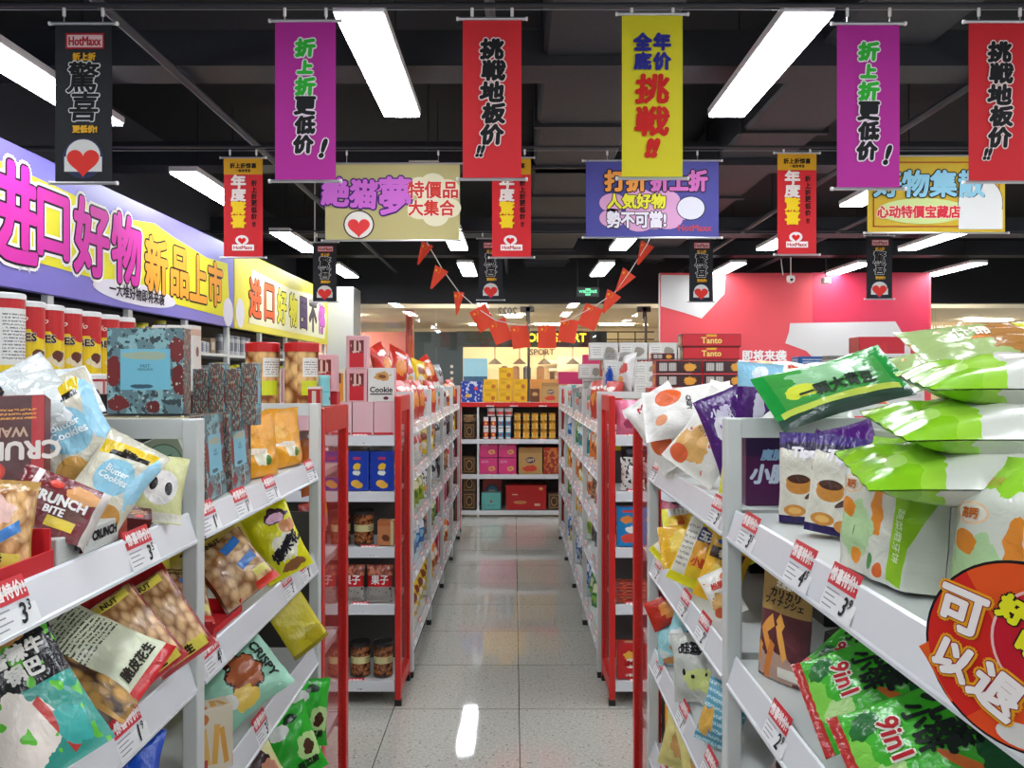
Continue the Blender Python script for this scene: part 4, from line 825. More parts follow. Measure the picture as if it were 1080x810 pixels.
kind('calendar_slim', 'botanical_gift_box', 'box', (.033, .13, .03), (lambda: box_mb(.033, .13, .03, MATS['botanical spine'], MATS['botanical print']))())
kind('white_slim', 'cosmetic_box', 'box', (.03, .16, .05), box_mb(.03, .16, .05, pm('white slim carton', '#d8d4cc', [('e', .5, .6, .2, .08, '#6a4a40'), ('r', .5, .9, .5, .05, '#c8a890')], bump=0)))
kind('mango', 'dried_mango_bag', 'bag', (.17, .155, .05), bag_mb(.17, .155, .05, pm('mango orange film', '#e09a1c', [('b', .5, .28, .16, .1, '#e8e4c8'), ('b', .62, .25, .06, .07, '#4a7a2c'), ('b', .4, .4, .3, .04, '#e8d8c0'), ('b', .2, .6, .2, .1, '#e8b040')], rough=.2), style='pouch', seed=27))
def cyl(nm_, r, h, pmx, lid, name, cat, texts=(), lidh=.01):
    b, l = can_mb(r, h, pmx, lid, lidh, texts=texts); kind(nm_, name, cat, (2*r, h+lidh, 2*r), b, [('lid', l)])
WL = mat('white plastic lid', '#d8d8d6', .35); RL = mat('red plastic lid', '#b81c1c', .35); BL = mat('black lid', '#1c1818', .4)
cyl('can_y', .036, .16, pm('red over yellow canister', '#e0c018', [('r', .5, .84, .6, .18, '#b81c20'), ('e', .5, .75, .3, .22, '#b81c20'), ('b', .5, .25, .3, .12, '#d8ccb0'), ('b', .4, .3, .14, .08, '#5a2c1c')], bump=0), WL, 'wafer_canister', 'canister', [L_('Hello', .5, .82, .014, '#e8dccc', shear=.3, bold=.0004), L_('CUBES', .5, .55, .018, '#e8e4e0', bold=.0016), L_('CUBES', .5, .55, .018, '#24160c', bold=.0006, off=.001)])
cyl('can_w', .04, .17, pm('white label canister', '#e0c018', [('r', .5, .84, .6, .18, '#b81c20'), ('r', .5, .5, .42, .36, '#d8d6d0'), ('fine', .5, .5, .36, .3, 14, '#6a6a6c')], bump=0), WL, 'wafer_canister', 'canister')
cyl('can_r', .045, .235, pm('red and white tin print', '#b01c22', [('r', .3, .8, .2, .16, '#d8d0cc'), ('e', .3, .8, .12, .08, '#5a5a5a'), ('r', .5, .45, .6, .14, '#7ab4cc'), ('r', .5, .2, .6, .16, '#c8a868')], bump=0), WL, 'biscuit_canister', 'canister')
cyl('can_teal', .032, .1, pm('teal tin print', '#7cc4c8', [('r', .5, .5, .5, .02, '#5aa8ac'), ('r', .5, .25, .1, .06, '#2c5a60')], bump=0), mat('teal lid', '#8fd0d0', .3), 'teal_can', 'can')
cyl('cookie_jar', .05, .165, pm('clear jar of round cookies', '#8a5a30', [('nuts', .5, .5, .7, .6, 4.5, '#e4b878', '#7a4424'), ('r', .3, .7, .2, .17, '#e0dcd4'), ('fine', .3, .7, .17, .13, 6, '#7a7470'), ('r', .25, .33, .17, .13, '#c8d030')], rough=.12, bump=.2), RL, 'cookie_jar', 'jar', lidh=.025)
cyl('nut_jar', .048, .15, pm('clear jar of brown nuts', '#5a3020', [('nuts', .5, .5, .8, .7, 9, '#a8683c', '#3a1c10'), ('r', .5, .55, .8, .11, '#cfc890'), ('fine', .5, .55, .3, .08, 3, '#5a3c20')], rough=.15, bump=.2), BL, 'nut_jar', 'jar', lidh=.016)
cyl('tin_gold', .04, .085, pm('gold tin print', '#d8982c', [('r', .5, .5, .34, .3, '#d8c880'), ('e', .5, .5, .2, .2, '#5a3a20'), ('r', .5, .05, .6, .06, '#7a4018')], bump=0), mat('gold lid', '#b88a38', .3, .6), 'small_tin', 'tin')
cyl('cup_noodle', .045, .08, pm('cup print', '#d8d8d4', [('r', .5, .4, .6, .22, '#c84838'), ('e', .5, .45, .2, .2, '#3c8cc0')], bump=0), WL, 'paper_cup', 'cup')
cyl('tin_wide', .075, .07, pm('brown wide tin', '#7a5c3c', [('e', .5, .5, .3, .3, '#b8a070')], bump=0), mat('tan lid', '#b09468', .4), 'wide_tin', 'tin')
kind('pink_plain', 'biscuit_box', 'box', (.1, .16, .09), box_mb(.1, .16, .09, pm('plain pink carton', '#dcb0b4', [('r', .5, .03, .5, .04, '#c0282c'), ('r', .97, .5, .03, .5, '#e0c0c0')], bump=0), mat('pink carton side', '#d8a8ac', .5)))
kind('pink_window', 'biscuit_box', 'box', (.1, .16, .09), box_mb(.1, .16, .09, pm('red and pink window carton', '#dca4a8', [('r', .5, .45, .36, .42, '#8a2c30'), ('b', .5, .68, .28, .2, '#e0b8a8'), ('r', .5, .25, .36, .22, '#c8202c'), ('bars', .5, .7, .36, .16, 3, '#6a2024')], bump=0), mat('pink carton side', '#d8a8ac', .5)))
kind('orange_window', 'biscuit_box', 'box', (.1, .16, .09), box_mb(.1, .16, .09, pm('orange and cream window carton', '#dccbb4', [('r', .55, .45, .36, .42, '#d88a2c'), ('b', .55, .72, .25, .15, '#dcd0b0'), ('bars', .55, .72, .34, .16, 3, '#6a3024'), ('r', .5, .12, .36, .12, '#e09028')], bump=0), mat('cream carton side', '#d8c4a8', .5)))
kind('cookie_white', 'cookie_box', 'box', (.13, .165, .06), box_mb(.13, .165, .06, pm('white cookie carton', '#dcd8d0', [('b', .55, .75, .3, .14, '#c8904c'), ('b', .55, .75, .14, .06, '#7a4420'), ('r', .5, .22, .42, .02, '#202020'), ('e', .68, .1, .1, .05, '#5a1c2c')], bump=0), mat('pink carton side', '#d8a8ac', .5), texts=[L_('Cookie', .5, .36, .026, '#1c1c20', bold=.001)]))
kind('cookie_box', 'cookie_box', 'box', (.14, .065, .05), box_mb(.14, .065, .05, pm('tan cookie carton', '#c8b878', [('r', .93, .5, .08, .5, '#b83020'), ('r', .5, .25, .3, .04, '#8a5a30'), ('r', .5, .95, .5, .06, '#b06830')], bump=0), texts=[L_('Cookie', .46, .55, .022, '#6a3820', bold=.001)]))
kind('mint', 'snack_bag', 'bag', (.12, .16, .045), bag_mb(.12, .16, .045, pm('mint green film', '#90c4a8', [('b', .4, .55, .33, .22, '#3a2420'), ('b', .4, .55, .3, .19, '#a85a34'), ('b', .75, .4, .18, .16, '#e8c458'), ('b', .65, .25, .14, .06, '#e8e4d8'), ('spot', 8, .72, '#c8e0d0')], rough=.2), seed=28, texts=[L_('CRISPY', .4, .84, .018, '#1c2420', bold=.0012)]))
kind('yellow_big', 'snack_bag', 'bag', (.14, .21, .04), bag_mb(.14, .21, .04, pm('plain yellow film', '#c8b820', [('b', .7, .2, .25, .15, '#a89818'), ('r', .5, .03, .6, .04, '#8a7c18')], rough=.25), style='pouch', seed=29))
kind('yellow_pop', 'popcorn_bag', 'bag', (.11, .16, .06), bag_mb(.11, .16, .06, pm('yellow popcorn print', '#d0cc18', [('b', .6, .82, .25, .1, '#3c2430'), ('b', .6, .8, .2, .06, '#d8a8c0'), ('b', .75, .65, .2, .1, '#b87840'), ('b', .55, .4, .3, .18, '#e4e0c8'), ('r', .5, .4, .22, .05, '#24201c', 30), ('b', .6, .12, .25, .08, '#8a5a30')], rough=.22), seed=30, texts=[L_('爆米花', .55, .4, .026, '#1c1820', bold=.0014, rot=25)]))
kind('yellow_corn', 'snack_bag', 'bag', (.11, .16, .04), bag_mb(.11, .16, .04, pm('golden corn film', '#dcb828', [('b', .5, .7, .3, .1, '#2c3468'), ('b', .5, .45, .3, .18, '#e0a030'), ('r', .2, .5, .16, .4, '#d4d0c0'), ('fine', .2, .5, .13, .3, 8, '#8a8a80'), ('r', .5, .05, .5, .07, '#d8d020')], rough=.2), seed=31, texts=[L_('玉米', .6, .7, .02, '#e8e8e8', bold=.0012), L_('小脆', .6, .35, .02, '#c04818', bold=.0012)]))
kind('yellow_corn2', 'snack_bag', 'bag', (.1, .15, .04), bag_mb(.1, .15, .04, pm('amber film', '#e0ac24', [('r', .5, .7, .4, .08, '#382418'), ('b', .5, .35, .3, .18, '#e8c850'), ('e', .5, .86, .3, .05, '#2c4a90')], rough=.2), seed=32, texts=[L_('香葱', .5, .7, .016, '#e8dcc0', bold=.001)]))
kind('ghost_white', 'snack_bag', 'bag', (.11, .15, .05), bag_mb(.11, .15, .05, pm('grey white film, lime smile', '#b8bab0', [('b', .5, .75, .3, .1, '#24242a'), ('b', .5, .75, .26, .06, '#c8c8c4'), ('b', .6, .3, .3, .16, '#c8d080'), ('e', .3, .42, .04, .05, '#1c1c1c'), ('e', .5, .35, .05, .03, '#1c1c1c')], rough=.15), seed=33, texts=[L_('咔兹', .5, .76, .024, '#1c1c20', bold=.0012)]))
kind('blue_stripe', 'rice_cracker_bag', 'bag', (.1, .15, .05), bag_mb(.1, .15, .05, pm('blue wave film', '#5a98ac', [('fine', .5, .5, .5, .5, 10, '#b8d8dc'), ('b', .2, .3, .2, .2, '#d8a850'), ('r', .5, .95, .5, .06, '#c8c8c8')], rough=.15), seed=34))
kind('aqua', 'snack_bag', 'bag', (.1, .13, .04), bag_mb(.1, .13, .04, pm('aqua film', '#94c8cc', [('b', .6, .5, .12, .2, '#24282c'), ('b', .3, .3, .2, .15, '#d8dcd8'), ('b', .5, .1, .3, .08, '#c88a50')], rough=.2), seed=35))
kind('amber_box', 'noodle_box', 'box', (.06, .15, .05), box_mb(.06, .15, .05, pm('yellow to orange carton', '#e0901c', [('r', .5, .85, .5, .2, '#e0c01c'), ('b', .5, .65, .3, .05, '#5a2c14'), ('fine', .5, .4, .38, .2, 6, '#8a3c14'), ('r', .5, .1, .5, .12, '#c8561c')], bump=0)))
kind('pale_yellow', 'snack_bag', 'bag', (.11, .15, .05), bag_mb(.11, .15, .05, pm('pale yellow film', '#d4c87c', [('b', .5, .4, .25, .2, '#c8985c'), ('b', .55, .75, .2, .06, '#c04838')], rough=.22), seed=36))
kind('pink_grey', 'snack_bag', 'bag', (.1, .14, .04), bag_mb(.1, .14, .04, pm('pink grey film', '#b49894', [('b', .4, .6, .2, .08, '#241c20'), ('b', .6, .3, .25, .14, '#8a5a48')], rough=.22), seed=37))
kind('coral', 'snack_bag', 'bag', (.1, .13, .04), bag_mb(.1, .13, .04, pm('coral film', '#d88a68', [('b', .5, .6, .3, .12, '#241c1c'), ('b', .5, .6, .22, .06, '#d8b0a0'), ('b', .3, .3, .2, .12, '#c87048')], rough=.22), seed=38, texts=[L_('脆片', .5, .8, .02, '#201818', bold=.001)]))
kind('green_bright', 'snack_bag', 'bag', (.13, .17, .05), bag_mb(.13, .17, .05, pm('emerald film', '#2cb02c', [('b', .3, .75, .2, .1, '#e0e4dc'), ('b', .75, .4, .25, .2, '#b8dc90'), ('b', .75, .4, .12, .1, '#4a2c1c'), ('b', .6, .85, .15, .06, '#14381c')], rough=.2), seed=39, texts=[L_('蔬菜脆', .65, .2, .018, '#1c3018', bold=.0008)]))
kind('green_cream', 'snack_bag', 'bag', (.11, .14, .04), bag_mb(.11, .14, .04, pm('cream film, black curl', '#d8d498', [('b', .55, .5, .25, .2, '#3a2020'), ('b', .7, .35, .2, .14, '#c88a70')], rough=.22), seed=40, texts=[L_('Lovely', .45, .82, .024, '#1c1c1c', bold=.0016, shear=.3)]))
kind('fries_box', 'biscuit_stick_box', 'box', (.08, .12, .05), box_mb(.08, .12, .05, pm('white carton with biscuit sticks', '#d8ccb4', [('r', .35, .4, .07, .3, '#e0b060', 10), ('r', .6, .42, .07, .32, '#dca850', -6), ('r', .8, .38, .06, .3, '#d89c48', 12), ('e', .25, .85, .18, .1, '#c8702c'), ('r', .2, .1, .2, .1, '#b84030')], bump=0)))
kind('blue_bag', 'snack_bag', 'bag', (.1, .13, .04), bag_mb(.1, .13, .04, pm('royal blue film', '#1c4cb0', [('b', .6, .8, .2, .06, '#d8dce8'), ('spot', 7, .72, '#3c6cd0')], rough=.2), seed=41))
kind('brown_carton', 'biscuit_box', 'box', (.14, .03, .08), box_mb(.14, .03, .08, pm('brown carton print', '#4a2a1c', [('fine', .5, .5, .4, .3, 2, '#c87838')], bump=0), pm('brown carton top', '#5a3020', [('fine', .5, .5, .4, .35, 5, '#d0a070')], bump=0)))
kind('red_carton', 'biscuit_box', 'box', (.07, .12, .06), box_mb(.07, .12, .06, pm('red carton print', '#a02428', [('r', .5, .45, .18, .35, '#c8b8a8'), ('r', .5, .95, .5, .06, '#d8d0c8')], bump=0)))
kind('lays', 'crisp_carton', 'box', (.115, .19, .06), box_mb(.115, .19, .06, pm('royal blue crisp carton', '#1438a0', [('r', .5, .83, .16, .035, '#b83060'), ('b', .5, .62, .16, .09, '#e0b830'), ('b', .5, .45, .16, .06, '#d8e0d0'), ('e', .44, .18, .2, .09, '#e0b048'), ('e', .56, .13, .2, .08, '#dca83c'), ('r', .97, .5, .02, .5, '#2448b0')], bump=0)))
kind('lays_b', 'crisp_carton', 'box', (.115, .19, .06), box_mb(.115, .19, .06, pm('bright blue crisp carton', '#1c7cb8', [('b', .4, .68, .28, .1, '#dc8438'), ('b', .6, .42, .24, .09, '#e8e4dc'), ('b', .5, .2, .32, .12, '#d04838'), ('r', .5, .9, .3, .03, '#d83830')], bump=0)))
kind('chestnut', 'chestnut_bag', 'bag', (.13, .18, .04), bag_mb(.13, .18, .04, pm('red film with clear foot', '#a8181c', [('nuts', .5, .85, .5, .14, 10, '#c87858', '#7a2c20'), ('r', .5, .2, .5, .22, '#98938c'), ('spot', 9, .66, '#3a3432'), ('r', .5, .5, .5, .08, '#c01c20')], rough=.2), seed=42, texts=[L_('果子', .52, .6, .042, '#e8e0dc', bold=.001, fit=.09)]))
kind('hanging_red', 'snack_bag', 'bag', (.12, .18, .04), bag_mb(.12, .18, .04, pm('rust red hanging bag', '#8a2c20', [('nuts', .5, .45, .4, .35, 11, '#b86a48', '#4a1c14'), ('r', .5, .9, .5, .08, '#c83c2c')], rough=.25), seed=43))
kind('hanging_orange', 'snack_bag', 'bag', (.12, .2, .04), bag_mb(.12, .2, .04, pm('orange hanging bag', '#d87818', [('b', .5, .5, .3, .2, '#e8b040'), ('r', .5, .93, .5, .06, '#c8c4bc')], rough=.25), seed=44))
kind('stick_pack', 'snack_stick', 'bag', (.05, .15, .01), bag_mb(.05, .15, .01, pm('pink and yellow stick film', '#d8a098', [('r', .5, .45, .4, .18, '#e0b030'), ('b', .5, .7, .3, .1, '#e8e0d8')], rough=.25), style='flat', seed=45))
kind('choc_tray', 'chocolate_display_tray', 'box', (.19, .055, .1), box_mb(.19, .055, .1, pm('red display tray', '#b01c24', [('r', .42, .4, .2, .5, '#d87828'), ('bars', .42, .4, .2, .5, 6, '#7a2c18'), ('r', .5, .95, .5, .05, '#d04044')], bump=0), texts=[L_('Tanto', .62, .5, .024, '#f0ddc8', bold=.002), L_('Tanto', .62, .5, .023, '#7a1c1c', bold=.0006, off=.001)]))
kind('choc_long', 'chocolate_box', 'box', (.18, .04, .06), box_mb(.18, .04, .06, pm('long red chocolate carton', '#c02430', [('r', .5, .9, .09, .1, '#e0a030'), ('r', .5, .04, .5, .05, '#8a1820')], bump=0), pm('chocolate carton end', '#4a2420', [('r', .3, .5, .16, .34, '#8aa8b0'), ('b', .75, .5, .14, .3, '#c88838')], bump=0), texts=[L_('Tanto', .5, .5, .018, '#e8cc70', bold=.0008)]))
kind('choc_end', 'chocolate_box', 'box', (.14, .04, .06), box_mb(.14, .04, .06, pm('chocolate carton face', '#3c2224', [('r', .15, .5, .08, .32, '#c8c4bc'), ('r', .36, .5, .08, .32, '#c8c4bc'), ('bars', .25, .5, .18, .3, 8, '#8a8680'), ('b', .75, .5, .13, .35, '#d89838')], bump=0), pm('chocolate carton end red', '#c02c34', [('b', .5, .5, .3, .3, '#d8982c')], bump=0)))
kind('white_stick', 'biscuit_box', 'box', (.03, .15, .05), box_mb(.03, .15, .05, pm('pale grey slim carton', '#b8b8b0', [('e', .5, .4, .08, .04, '#4a7a4a'), ('r', .5, .96, .5, .04, '#6a6a64')], bump=0)))
kind('white_long', 'biscuit_box', 'box', (.16, .155, .05), box_mb(.16, .155, .05, pm('white long carton', '#c0c0ba', [('r', .32, .88, .2, .06, '#24282a'), ('r', .7, .88, .12, .06, '#a8a8a4'), ('r', .7, .2, .25, .04, '#b0b0ac')], bump=0)))
kind('red_block', 'gift_box', 'box', (.14, .07, .08), box_mb(.14, .07, .08, mat('glossy crimson carton', '#b4202c', .3), texts=[L_('福', .5, .5, .03, '#c84048')]))
kind('blue_flat', 'biscuit_box', 'box', (.11, .03, .07), box_mb(.11, .03, .07, pm('navy blue carton', '#1c508c', [('fine', .5, .5, .4, .3, 2, '#c8d4e0')], bump=0)))
kind('yellow_flat', 'cracker_box', 'box', (.16, .13, .08), box_mb(.16, .13, .08, pm('yellow cracker carton', '#dca814', [('r', .5, .5, .42, .38, '#e4b41c'), ('e', .7, .35, .16, .2, '#b86a24'), ('fine', .35, .65, .22, .14, 3, '#7a3c14')], bump=0)))
kind('pink_carton', 'biscuit_box', 'box', (.21, .19, .15), box_mb(.21, .19, .15, pm('hot pink carton', '#d03c78', [('b', .68, .32, .2, .14, '#d8a850'), ('b', .68, .32, .09, .06, '#d04078'), ('fine', .3, .75, .2, .08, 2, '#e8c8d8'), ('r', .5, .99, .5, .01, '#8a2450')], bump=0)))
kind('tan_carton', 'gift_carton', 'box', (.27, .3, .2), box_mb(.27, .3, .2, pm('tan gift carton', '#b89258', [('r', .5, .9, .5, .1, '#a47c48'), ('e', .5, .52, .2, .12, '#5a3c5c'), ('b', .5, .2, .3, .12, '#c8402c')], bump=0), texts=[L_('GIFT', .5, .52, .03, '#e0d0a0', bold=.001)]))
kind('red_mixed', 'gift_carton', 'box', (.2, .3, .2), box_mb(.2, .3, .2, pm('brick red carton', '#983028', [('r', .5, .93, .5, .07, '#b02024'), ('spot', 5, .54, '#c87a38'), ('spot', 9, .64, '#d8a868')], bump=0)))
kind('teal_gift', 'gift_box', 'box', (.22, .19, .15), box_mb(.22, .19, .15, pm('teal gift carton', '#5aa49c', [('e', .5, .5, .06, .07, '#b02424'), ('fine', .5, .25, .2, .04, 1, '#24403c')], bump=0)))
kind('red_gift', 'gift_box', 'box', (.46, .28, .25), box_mb(.46, .28, .25, pm('large red gift carton', '#a81818', [('e', .35, .3, .16, .06, '#c8a058'), ('e', .35, .3, .13, .035, '#a81818'), ('e', .87, .86, .05, .06, '#d8a060'), ('r', .78, .2, .07, .05, '#d0a890'), ('r', .22, .62, .07, .02, '#d8b8a0')], bump=0), texts=[L_('新年好', .35, .3, .03, '#e0b878')]))
kind('red_tall', 'gift_box', 'box', (.26, .44, .2), box_mb(.26, .44, .2, pm('red carton with blue plate', '#a01c1c', [('e', .5, .5, .34, .22, '#203850'), ('e', .5, .5, .28, .17, '#4a88a8'), ('b', .5, .45, .2, .1, '#c8c0a0'), ('fine', .4, .9, .3, .04, 1, '#c88a50')], bump=0)))
kind('ornate', 'tea_gift_box', 'box', (.15, .2, .15), box_mb(.15, .2, .15, pm('ornate dark carton', '#3a2820', [('r', .5, .5, .4, .42, '#8a6c3c'), ('r', .5, .5, .34, .36, '#4a3020'), ('e', .5, .5, .25, .28, '#a88850'), ('e', .5, .5, .2, .22, '#3a2418')], bump=0)))
kind('drink', 'drink_carton', 'carton', (.055, .12, .055), box_mb(.055, .12, .055, pm('blue white drink carton', '#d0d4d4', [('r', .5, .4, .5, .22, '#2c8cb4'), ('e', .5, .4, .25, .12, '#c83c2c')], bump=0)))
kind('drink_r', 'drink_carton', 'carton', (.055, .12, .055), box_mb(.055, .12, .055, pm('red white drink carton', '#d8d0cc', [('r', .5, .4, .5, .22, '#c03428'), ('e', .5, .4, .25, .12, '#e0b848')], bump=0)))
kind('blue_multi', 'snack_carton', 'box', (.24, .24, .12), box_mb(.24, .24, .12, pm('blue crisp multipack', '#1c3c9c', [('spot', 5, .56, '#c8d0e0'), ('b', .3, .3, .12, .1, '#e0b040'), ('b', .7, .65, .1, .08, '#d83c30')], bump=0)))
kind('pink_lie', 'biscuit_box', 'box', (.16, .09, .1), box_mb(.16, .09, .1, mat('bright pink carton', '#d03068', .45)))
kind('white_multi', 'biscuit_box', 'box', (.16, .1, .08), box_mb(.16, .1, .08, pm('white printed carton', '#c8c8c0', [('r', .25, .5, .2, .36, '#d4d4cc'), ('fine', .25, .5, .16, .28, 4, '#8a8a88'), ('b', .72, .5, .18, .3, '#8a8478'), ('r', .5, .04, .5, .04, '#9a9a94')], bump=0)))
kind('red_cookie', 'cookie_box', 'box', (.16, .09, .08), box_mb(.16, .09, .08, mat('red cookie carton', '#b02018', .45), texts=[L_('Cookie', .5, .5, .03, '#e8d0c0', bold=.001)]))
kind('choc_brick', 'biscuit_box', 'box', (.1, .07, .08), box_mb(.1, .07, .08, mat('brick orange carton', '#a04828', .45)))
kind('popz', 'potato_stick_box', 'box', (.125, .17, .07), box_mb(.125, .17, .07, pm('red potato stick carton', '#b8181c', [('b', .5, .68, .26, .12, '#e0a838'), ('e', .5, .45, .2, .14, '#e8e0d8'), ('r', .5, .45, .12, .05, '#7a1c1c')], bump=0), texts=[L_('薯条', .5, .45, .028, '#a01818', bold=.001), L_('小薯棒', .5, .12, .014, '#e8d8d0', bold=.0008)]))
kind('red_fold', 'snack_pack', 'bag', (.15, .03, .08), box_mb(.15, .03, .08, pm('dark red packet', '#7a1c24', [('spot', 6, .56, '#c8703c'), ('r', .5, .2, .5, .1, '#c84a2c')], bump=.1)))
kind('nested_box', 'biscuit_box', 'box', (.08, .12, .06), box_mb(.08, .12, .06, pm('orange cream carton', '#c88454', [('b', .5, .3, .25, .14, '#6a3820'), ('r', .5, .9, .5, .1, '#b86838'), ('r', .9, .5, .1, .5, '#dccc9c')], bump=0)))
# generic small goods for the long rows
def gen_bag(n, c, spots, w=.15, h=.2, t=.06, seed=0, ro=.22): kind(n, 'snack_bag', 'bag', (w, h, t), bag_mb(w, h, t, pm('film '+n, c, spots, rough=ro), seed=seed, nu=10, nv=12))
gen_bag('g_red', '#b82c1c', [('b', .5, .5, .3, .2, '#dc8838'), ('b', .5, .8, .3, .06, '#e8dcd0'), ('spot', 7, .68, '#5a1810')], .16, .24, .07, 50)
gen_bag('g_white', '#cccac4', [('b', .5, .6, .3, .14, '#c03c34'), ('b', .4, .3, .2, .12, '#d89c58')], seed=51)
gen_bag('g_silver', '#a8acac', [('b', .5, .6, .3, .14, '#282c30'), ('spot', 7, .66, '#dce0e0')], seed=52, ro=.15)
gen_bag('g_yellow', '#d8b420', [('b', .5, .6, .3, .14, '#8a3c1c'), ('b', .5, .3, .25, .12, '#e8e0c0'), ('spot', 7, .7, '#2c2c24')], seed=53)
gen_bag('g_lime', '#94a82c', [('b', .5, .6, .3, .14, '#e0dcb0'), ('b', .5, .3, .25, .12, '#5a7a20')], seed=54)
gen_bag('g_teal', '#1c8c94', [('b', .5, .6, .3, .14, '#c8e0e0'), ('b', .5, .3, .25, .12, '#105a64')], seed=55)
gen_bag('g_blue', '#2468b0', [('b', .5, .6, .3, .14, '#d8e0e8'), ('b', .5, .3, .25, .12, '#8ac0e0')], seed=56)
gen_bag('g_black', '#1c1c20', [('b', .5, .6, .3, .1, '#58606c'), ('b', .5, .2, .3, .1, '#30343c')], seed=57)
gen_bag('g_cow', '#d4d2cc', [('spot', 6, .56, '#1c1c1e'), ('b', .7, .2, .25, .1, '#e09a30')], seed=58)
gen_bag('g_orange', '#d8762c', [('b', .5, .6, .3, .14, '#e8dcc8'), ('b', .5, .3, .25, .12, '#8a3c1c')], seed=59)
gen_bag('g_green', '#2c7a34', [('b', .5, .6, .3, .14, '#d8e0b0'), ('b', .5, .25, .25, .12, '#7ab040')], seed=60)
gen_bag('g_pink', '#d06a88', [('b', .5, .6, .3, .14, '#e8dce0'), ('b', .5, .3, .25, .12, '#a03858')], seed=61)
gen_bag('g_brown', '#6a4630', [('nuts', .5, .4, .4, .3, 8, '#c08a58', '#4a2818'), ('r', .5, .85, .5, .1, '#8a2c20')], seed=62)
gen_bag('g_tall', '#c8c4bc', [('b', .5, .65, .3, .2, '#3c8a7c'), ('b', .5, .3, .25, .12, '#c86a50')], .1, .22, .05, 63)
kind('b_blue', 'biscuit_box', 'box', (.16, .18, .09), box_mb(.16, .18, .09, pm('sky blue carton', '#3c8cb4', [('b', .5, .6, .3, .12, '#d8e4e8'), ('b', .5, .25, .2, .1, '#1c5a88')], bump=0)))
kind('b_pink', 'biscuit_box', 'box', (.14, .2, .08), box_mb(.14, .2, .08, pm('rose carton', '#c83c68', [('b', .5, .6, .3, .12, '#e8c8d0')], bump=0)))
kind('b_brown', 'biscuit_box', 'box', (.12, .17, .07), box_mb(.12, .17, .07, pm('cocoa carton', '#6a4028', [('b', .5, .6, .3, .14, '#c89c60')], bump=0)))
# small goods of the wall shelves
kind('w_box', 'cosmetic_box', 'box', (.12, .1, .1), box_mb(.12, .1, .1, pm('blue white cosmetic carton', '#b8bec4', [('r', .3, .5, .2, .4, '#2c4a7c'), ('fine', .7, .5, .2, .3, 3, '#5a6a7a')], bump=0)))
kind('w_box2', 'cosmetic_box', 'box', (.14, .12, .1), box_mb(.14, .12, .1, pm('dark cosmetic carton', '#2c3444', [('r', .5, .6, .35, .15, '#a8a8a0')], bump=0)))
kind('w_tan', 'cosmetic_box', 'box', (.1, .13, .1), box_mb(.1, .13, .1, pm('tan cosmetic carton', '#9a8468', [('r', .5, .5, .3, .25, '#d8d0c0')], bump=0)))
cyl('w_bottle', .03, .15, pm('white bottle print', '#c8c8c8', [('r', .5, .5, .4, .25, '#8a9098')], bump=0), mat('grey cap', '#8a8c90', .4), 'cosmetic_bottle', 'bottle', lidh=.025)
cyl('w_blue', .032, .15, pm('blue bottle print', '#1c5aa8', [('r', .5, .5, .4, .2, '#c8d8e8')], bump=0), mat('yellow cap', '#c8c030', .4), 'cosmetic_bottle', 'bottle', lidh=.02)
kind('peanut_tray', 'display_tray', 'tray', (.3, .03, .15), (lambda m: (m.box(-.15, -.075, 0, .15, .075, .003, TAGRED), m.box(-.15, -.075, .003, .15, -.072, .024, TAGRED), m.box(-.15, -.072, .003, -.147, .075, .05, TAGRED), m.box(.147, -.072, .003, .15, .075, .05, TAGRED), m.box(-.147, .072, .003, .147, .075, .11, TAGRED), m)[-1])(MB()))
# ================================================================ goods in place
rg = random.Random(11)
T5 = [1.33, 1.08, .81, .545, .18]
SHN = ['top', 'second', 'third', 'fourth', 'bottom']
ROWS = {'LN': (Vector(LNO), 90), 'RN': (Vector(RNO), -90), 'LF': (Vector((-.55, 4.31, 0)), 90), 'RF': (Vector((.46, 8.02, 0)), -90),
        'ELF': (Vector((-1.36, 3.93, 0)), 0), 'ERF': (Vector((.46, 3.93, 0)), 0), 'ELN': (Vector((-.545, 2.69, 0)), 180), 'ERN': (Vector((1.205, 2.68, 0)), 180), 'BK': (Vector((-.62, 9.3, 0)), 0), 'WL': (Vector((-2.64, 3.7, 0)), 90)}
def rs(row, k, lx, z, d, label, group=None, yaw=0, pitch=0, roll=0, s=1):
    """stand a thing on a shelf: lx along the row, d metres from the shelf front to the front of the thing"""
    O, a = ROWS[row]; t = K[k]['dims'][2]*s
    if row == 'LN' and abs(yaw) >= 8: yaw = -abs(yaw)*1.7
    if row == 'RN' and abs(yaw) >= 8: yaw = abs(yaw)*1.7 if k not in ('tipo', 'fries') else abs(yaw)
    Q = rot(yaw, pitch, roll) @ Matrix.Scale(s, 4); pts = [Q @ v.co for v in K[k]['me'].vertices]
    lo = min(p.z for p in pts); fr = min(p.y for p in pts)                 # lowest point on the shelf, foremost point at d
    M = Matrix.Translation(O) @ Matrix.Rotation(R(a), 4, 'Z') @ Matrix.Translation((lx, d-fr, z-lo)) @ Q
    return place(k, M, label, group)

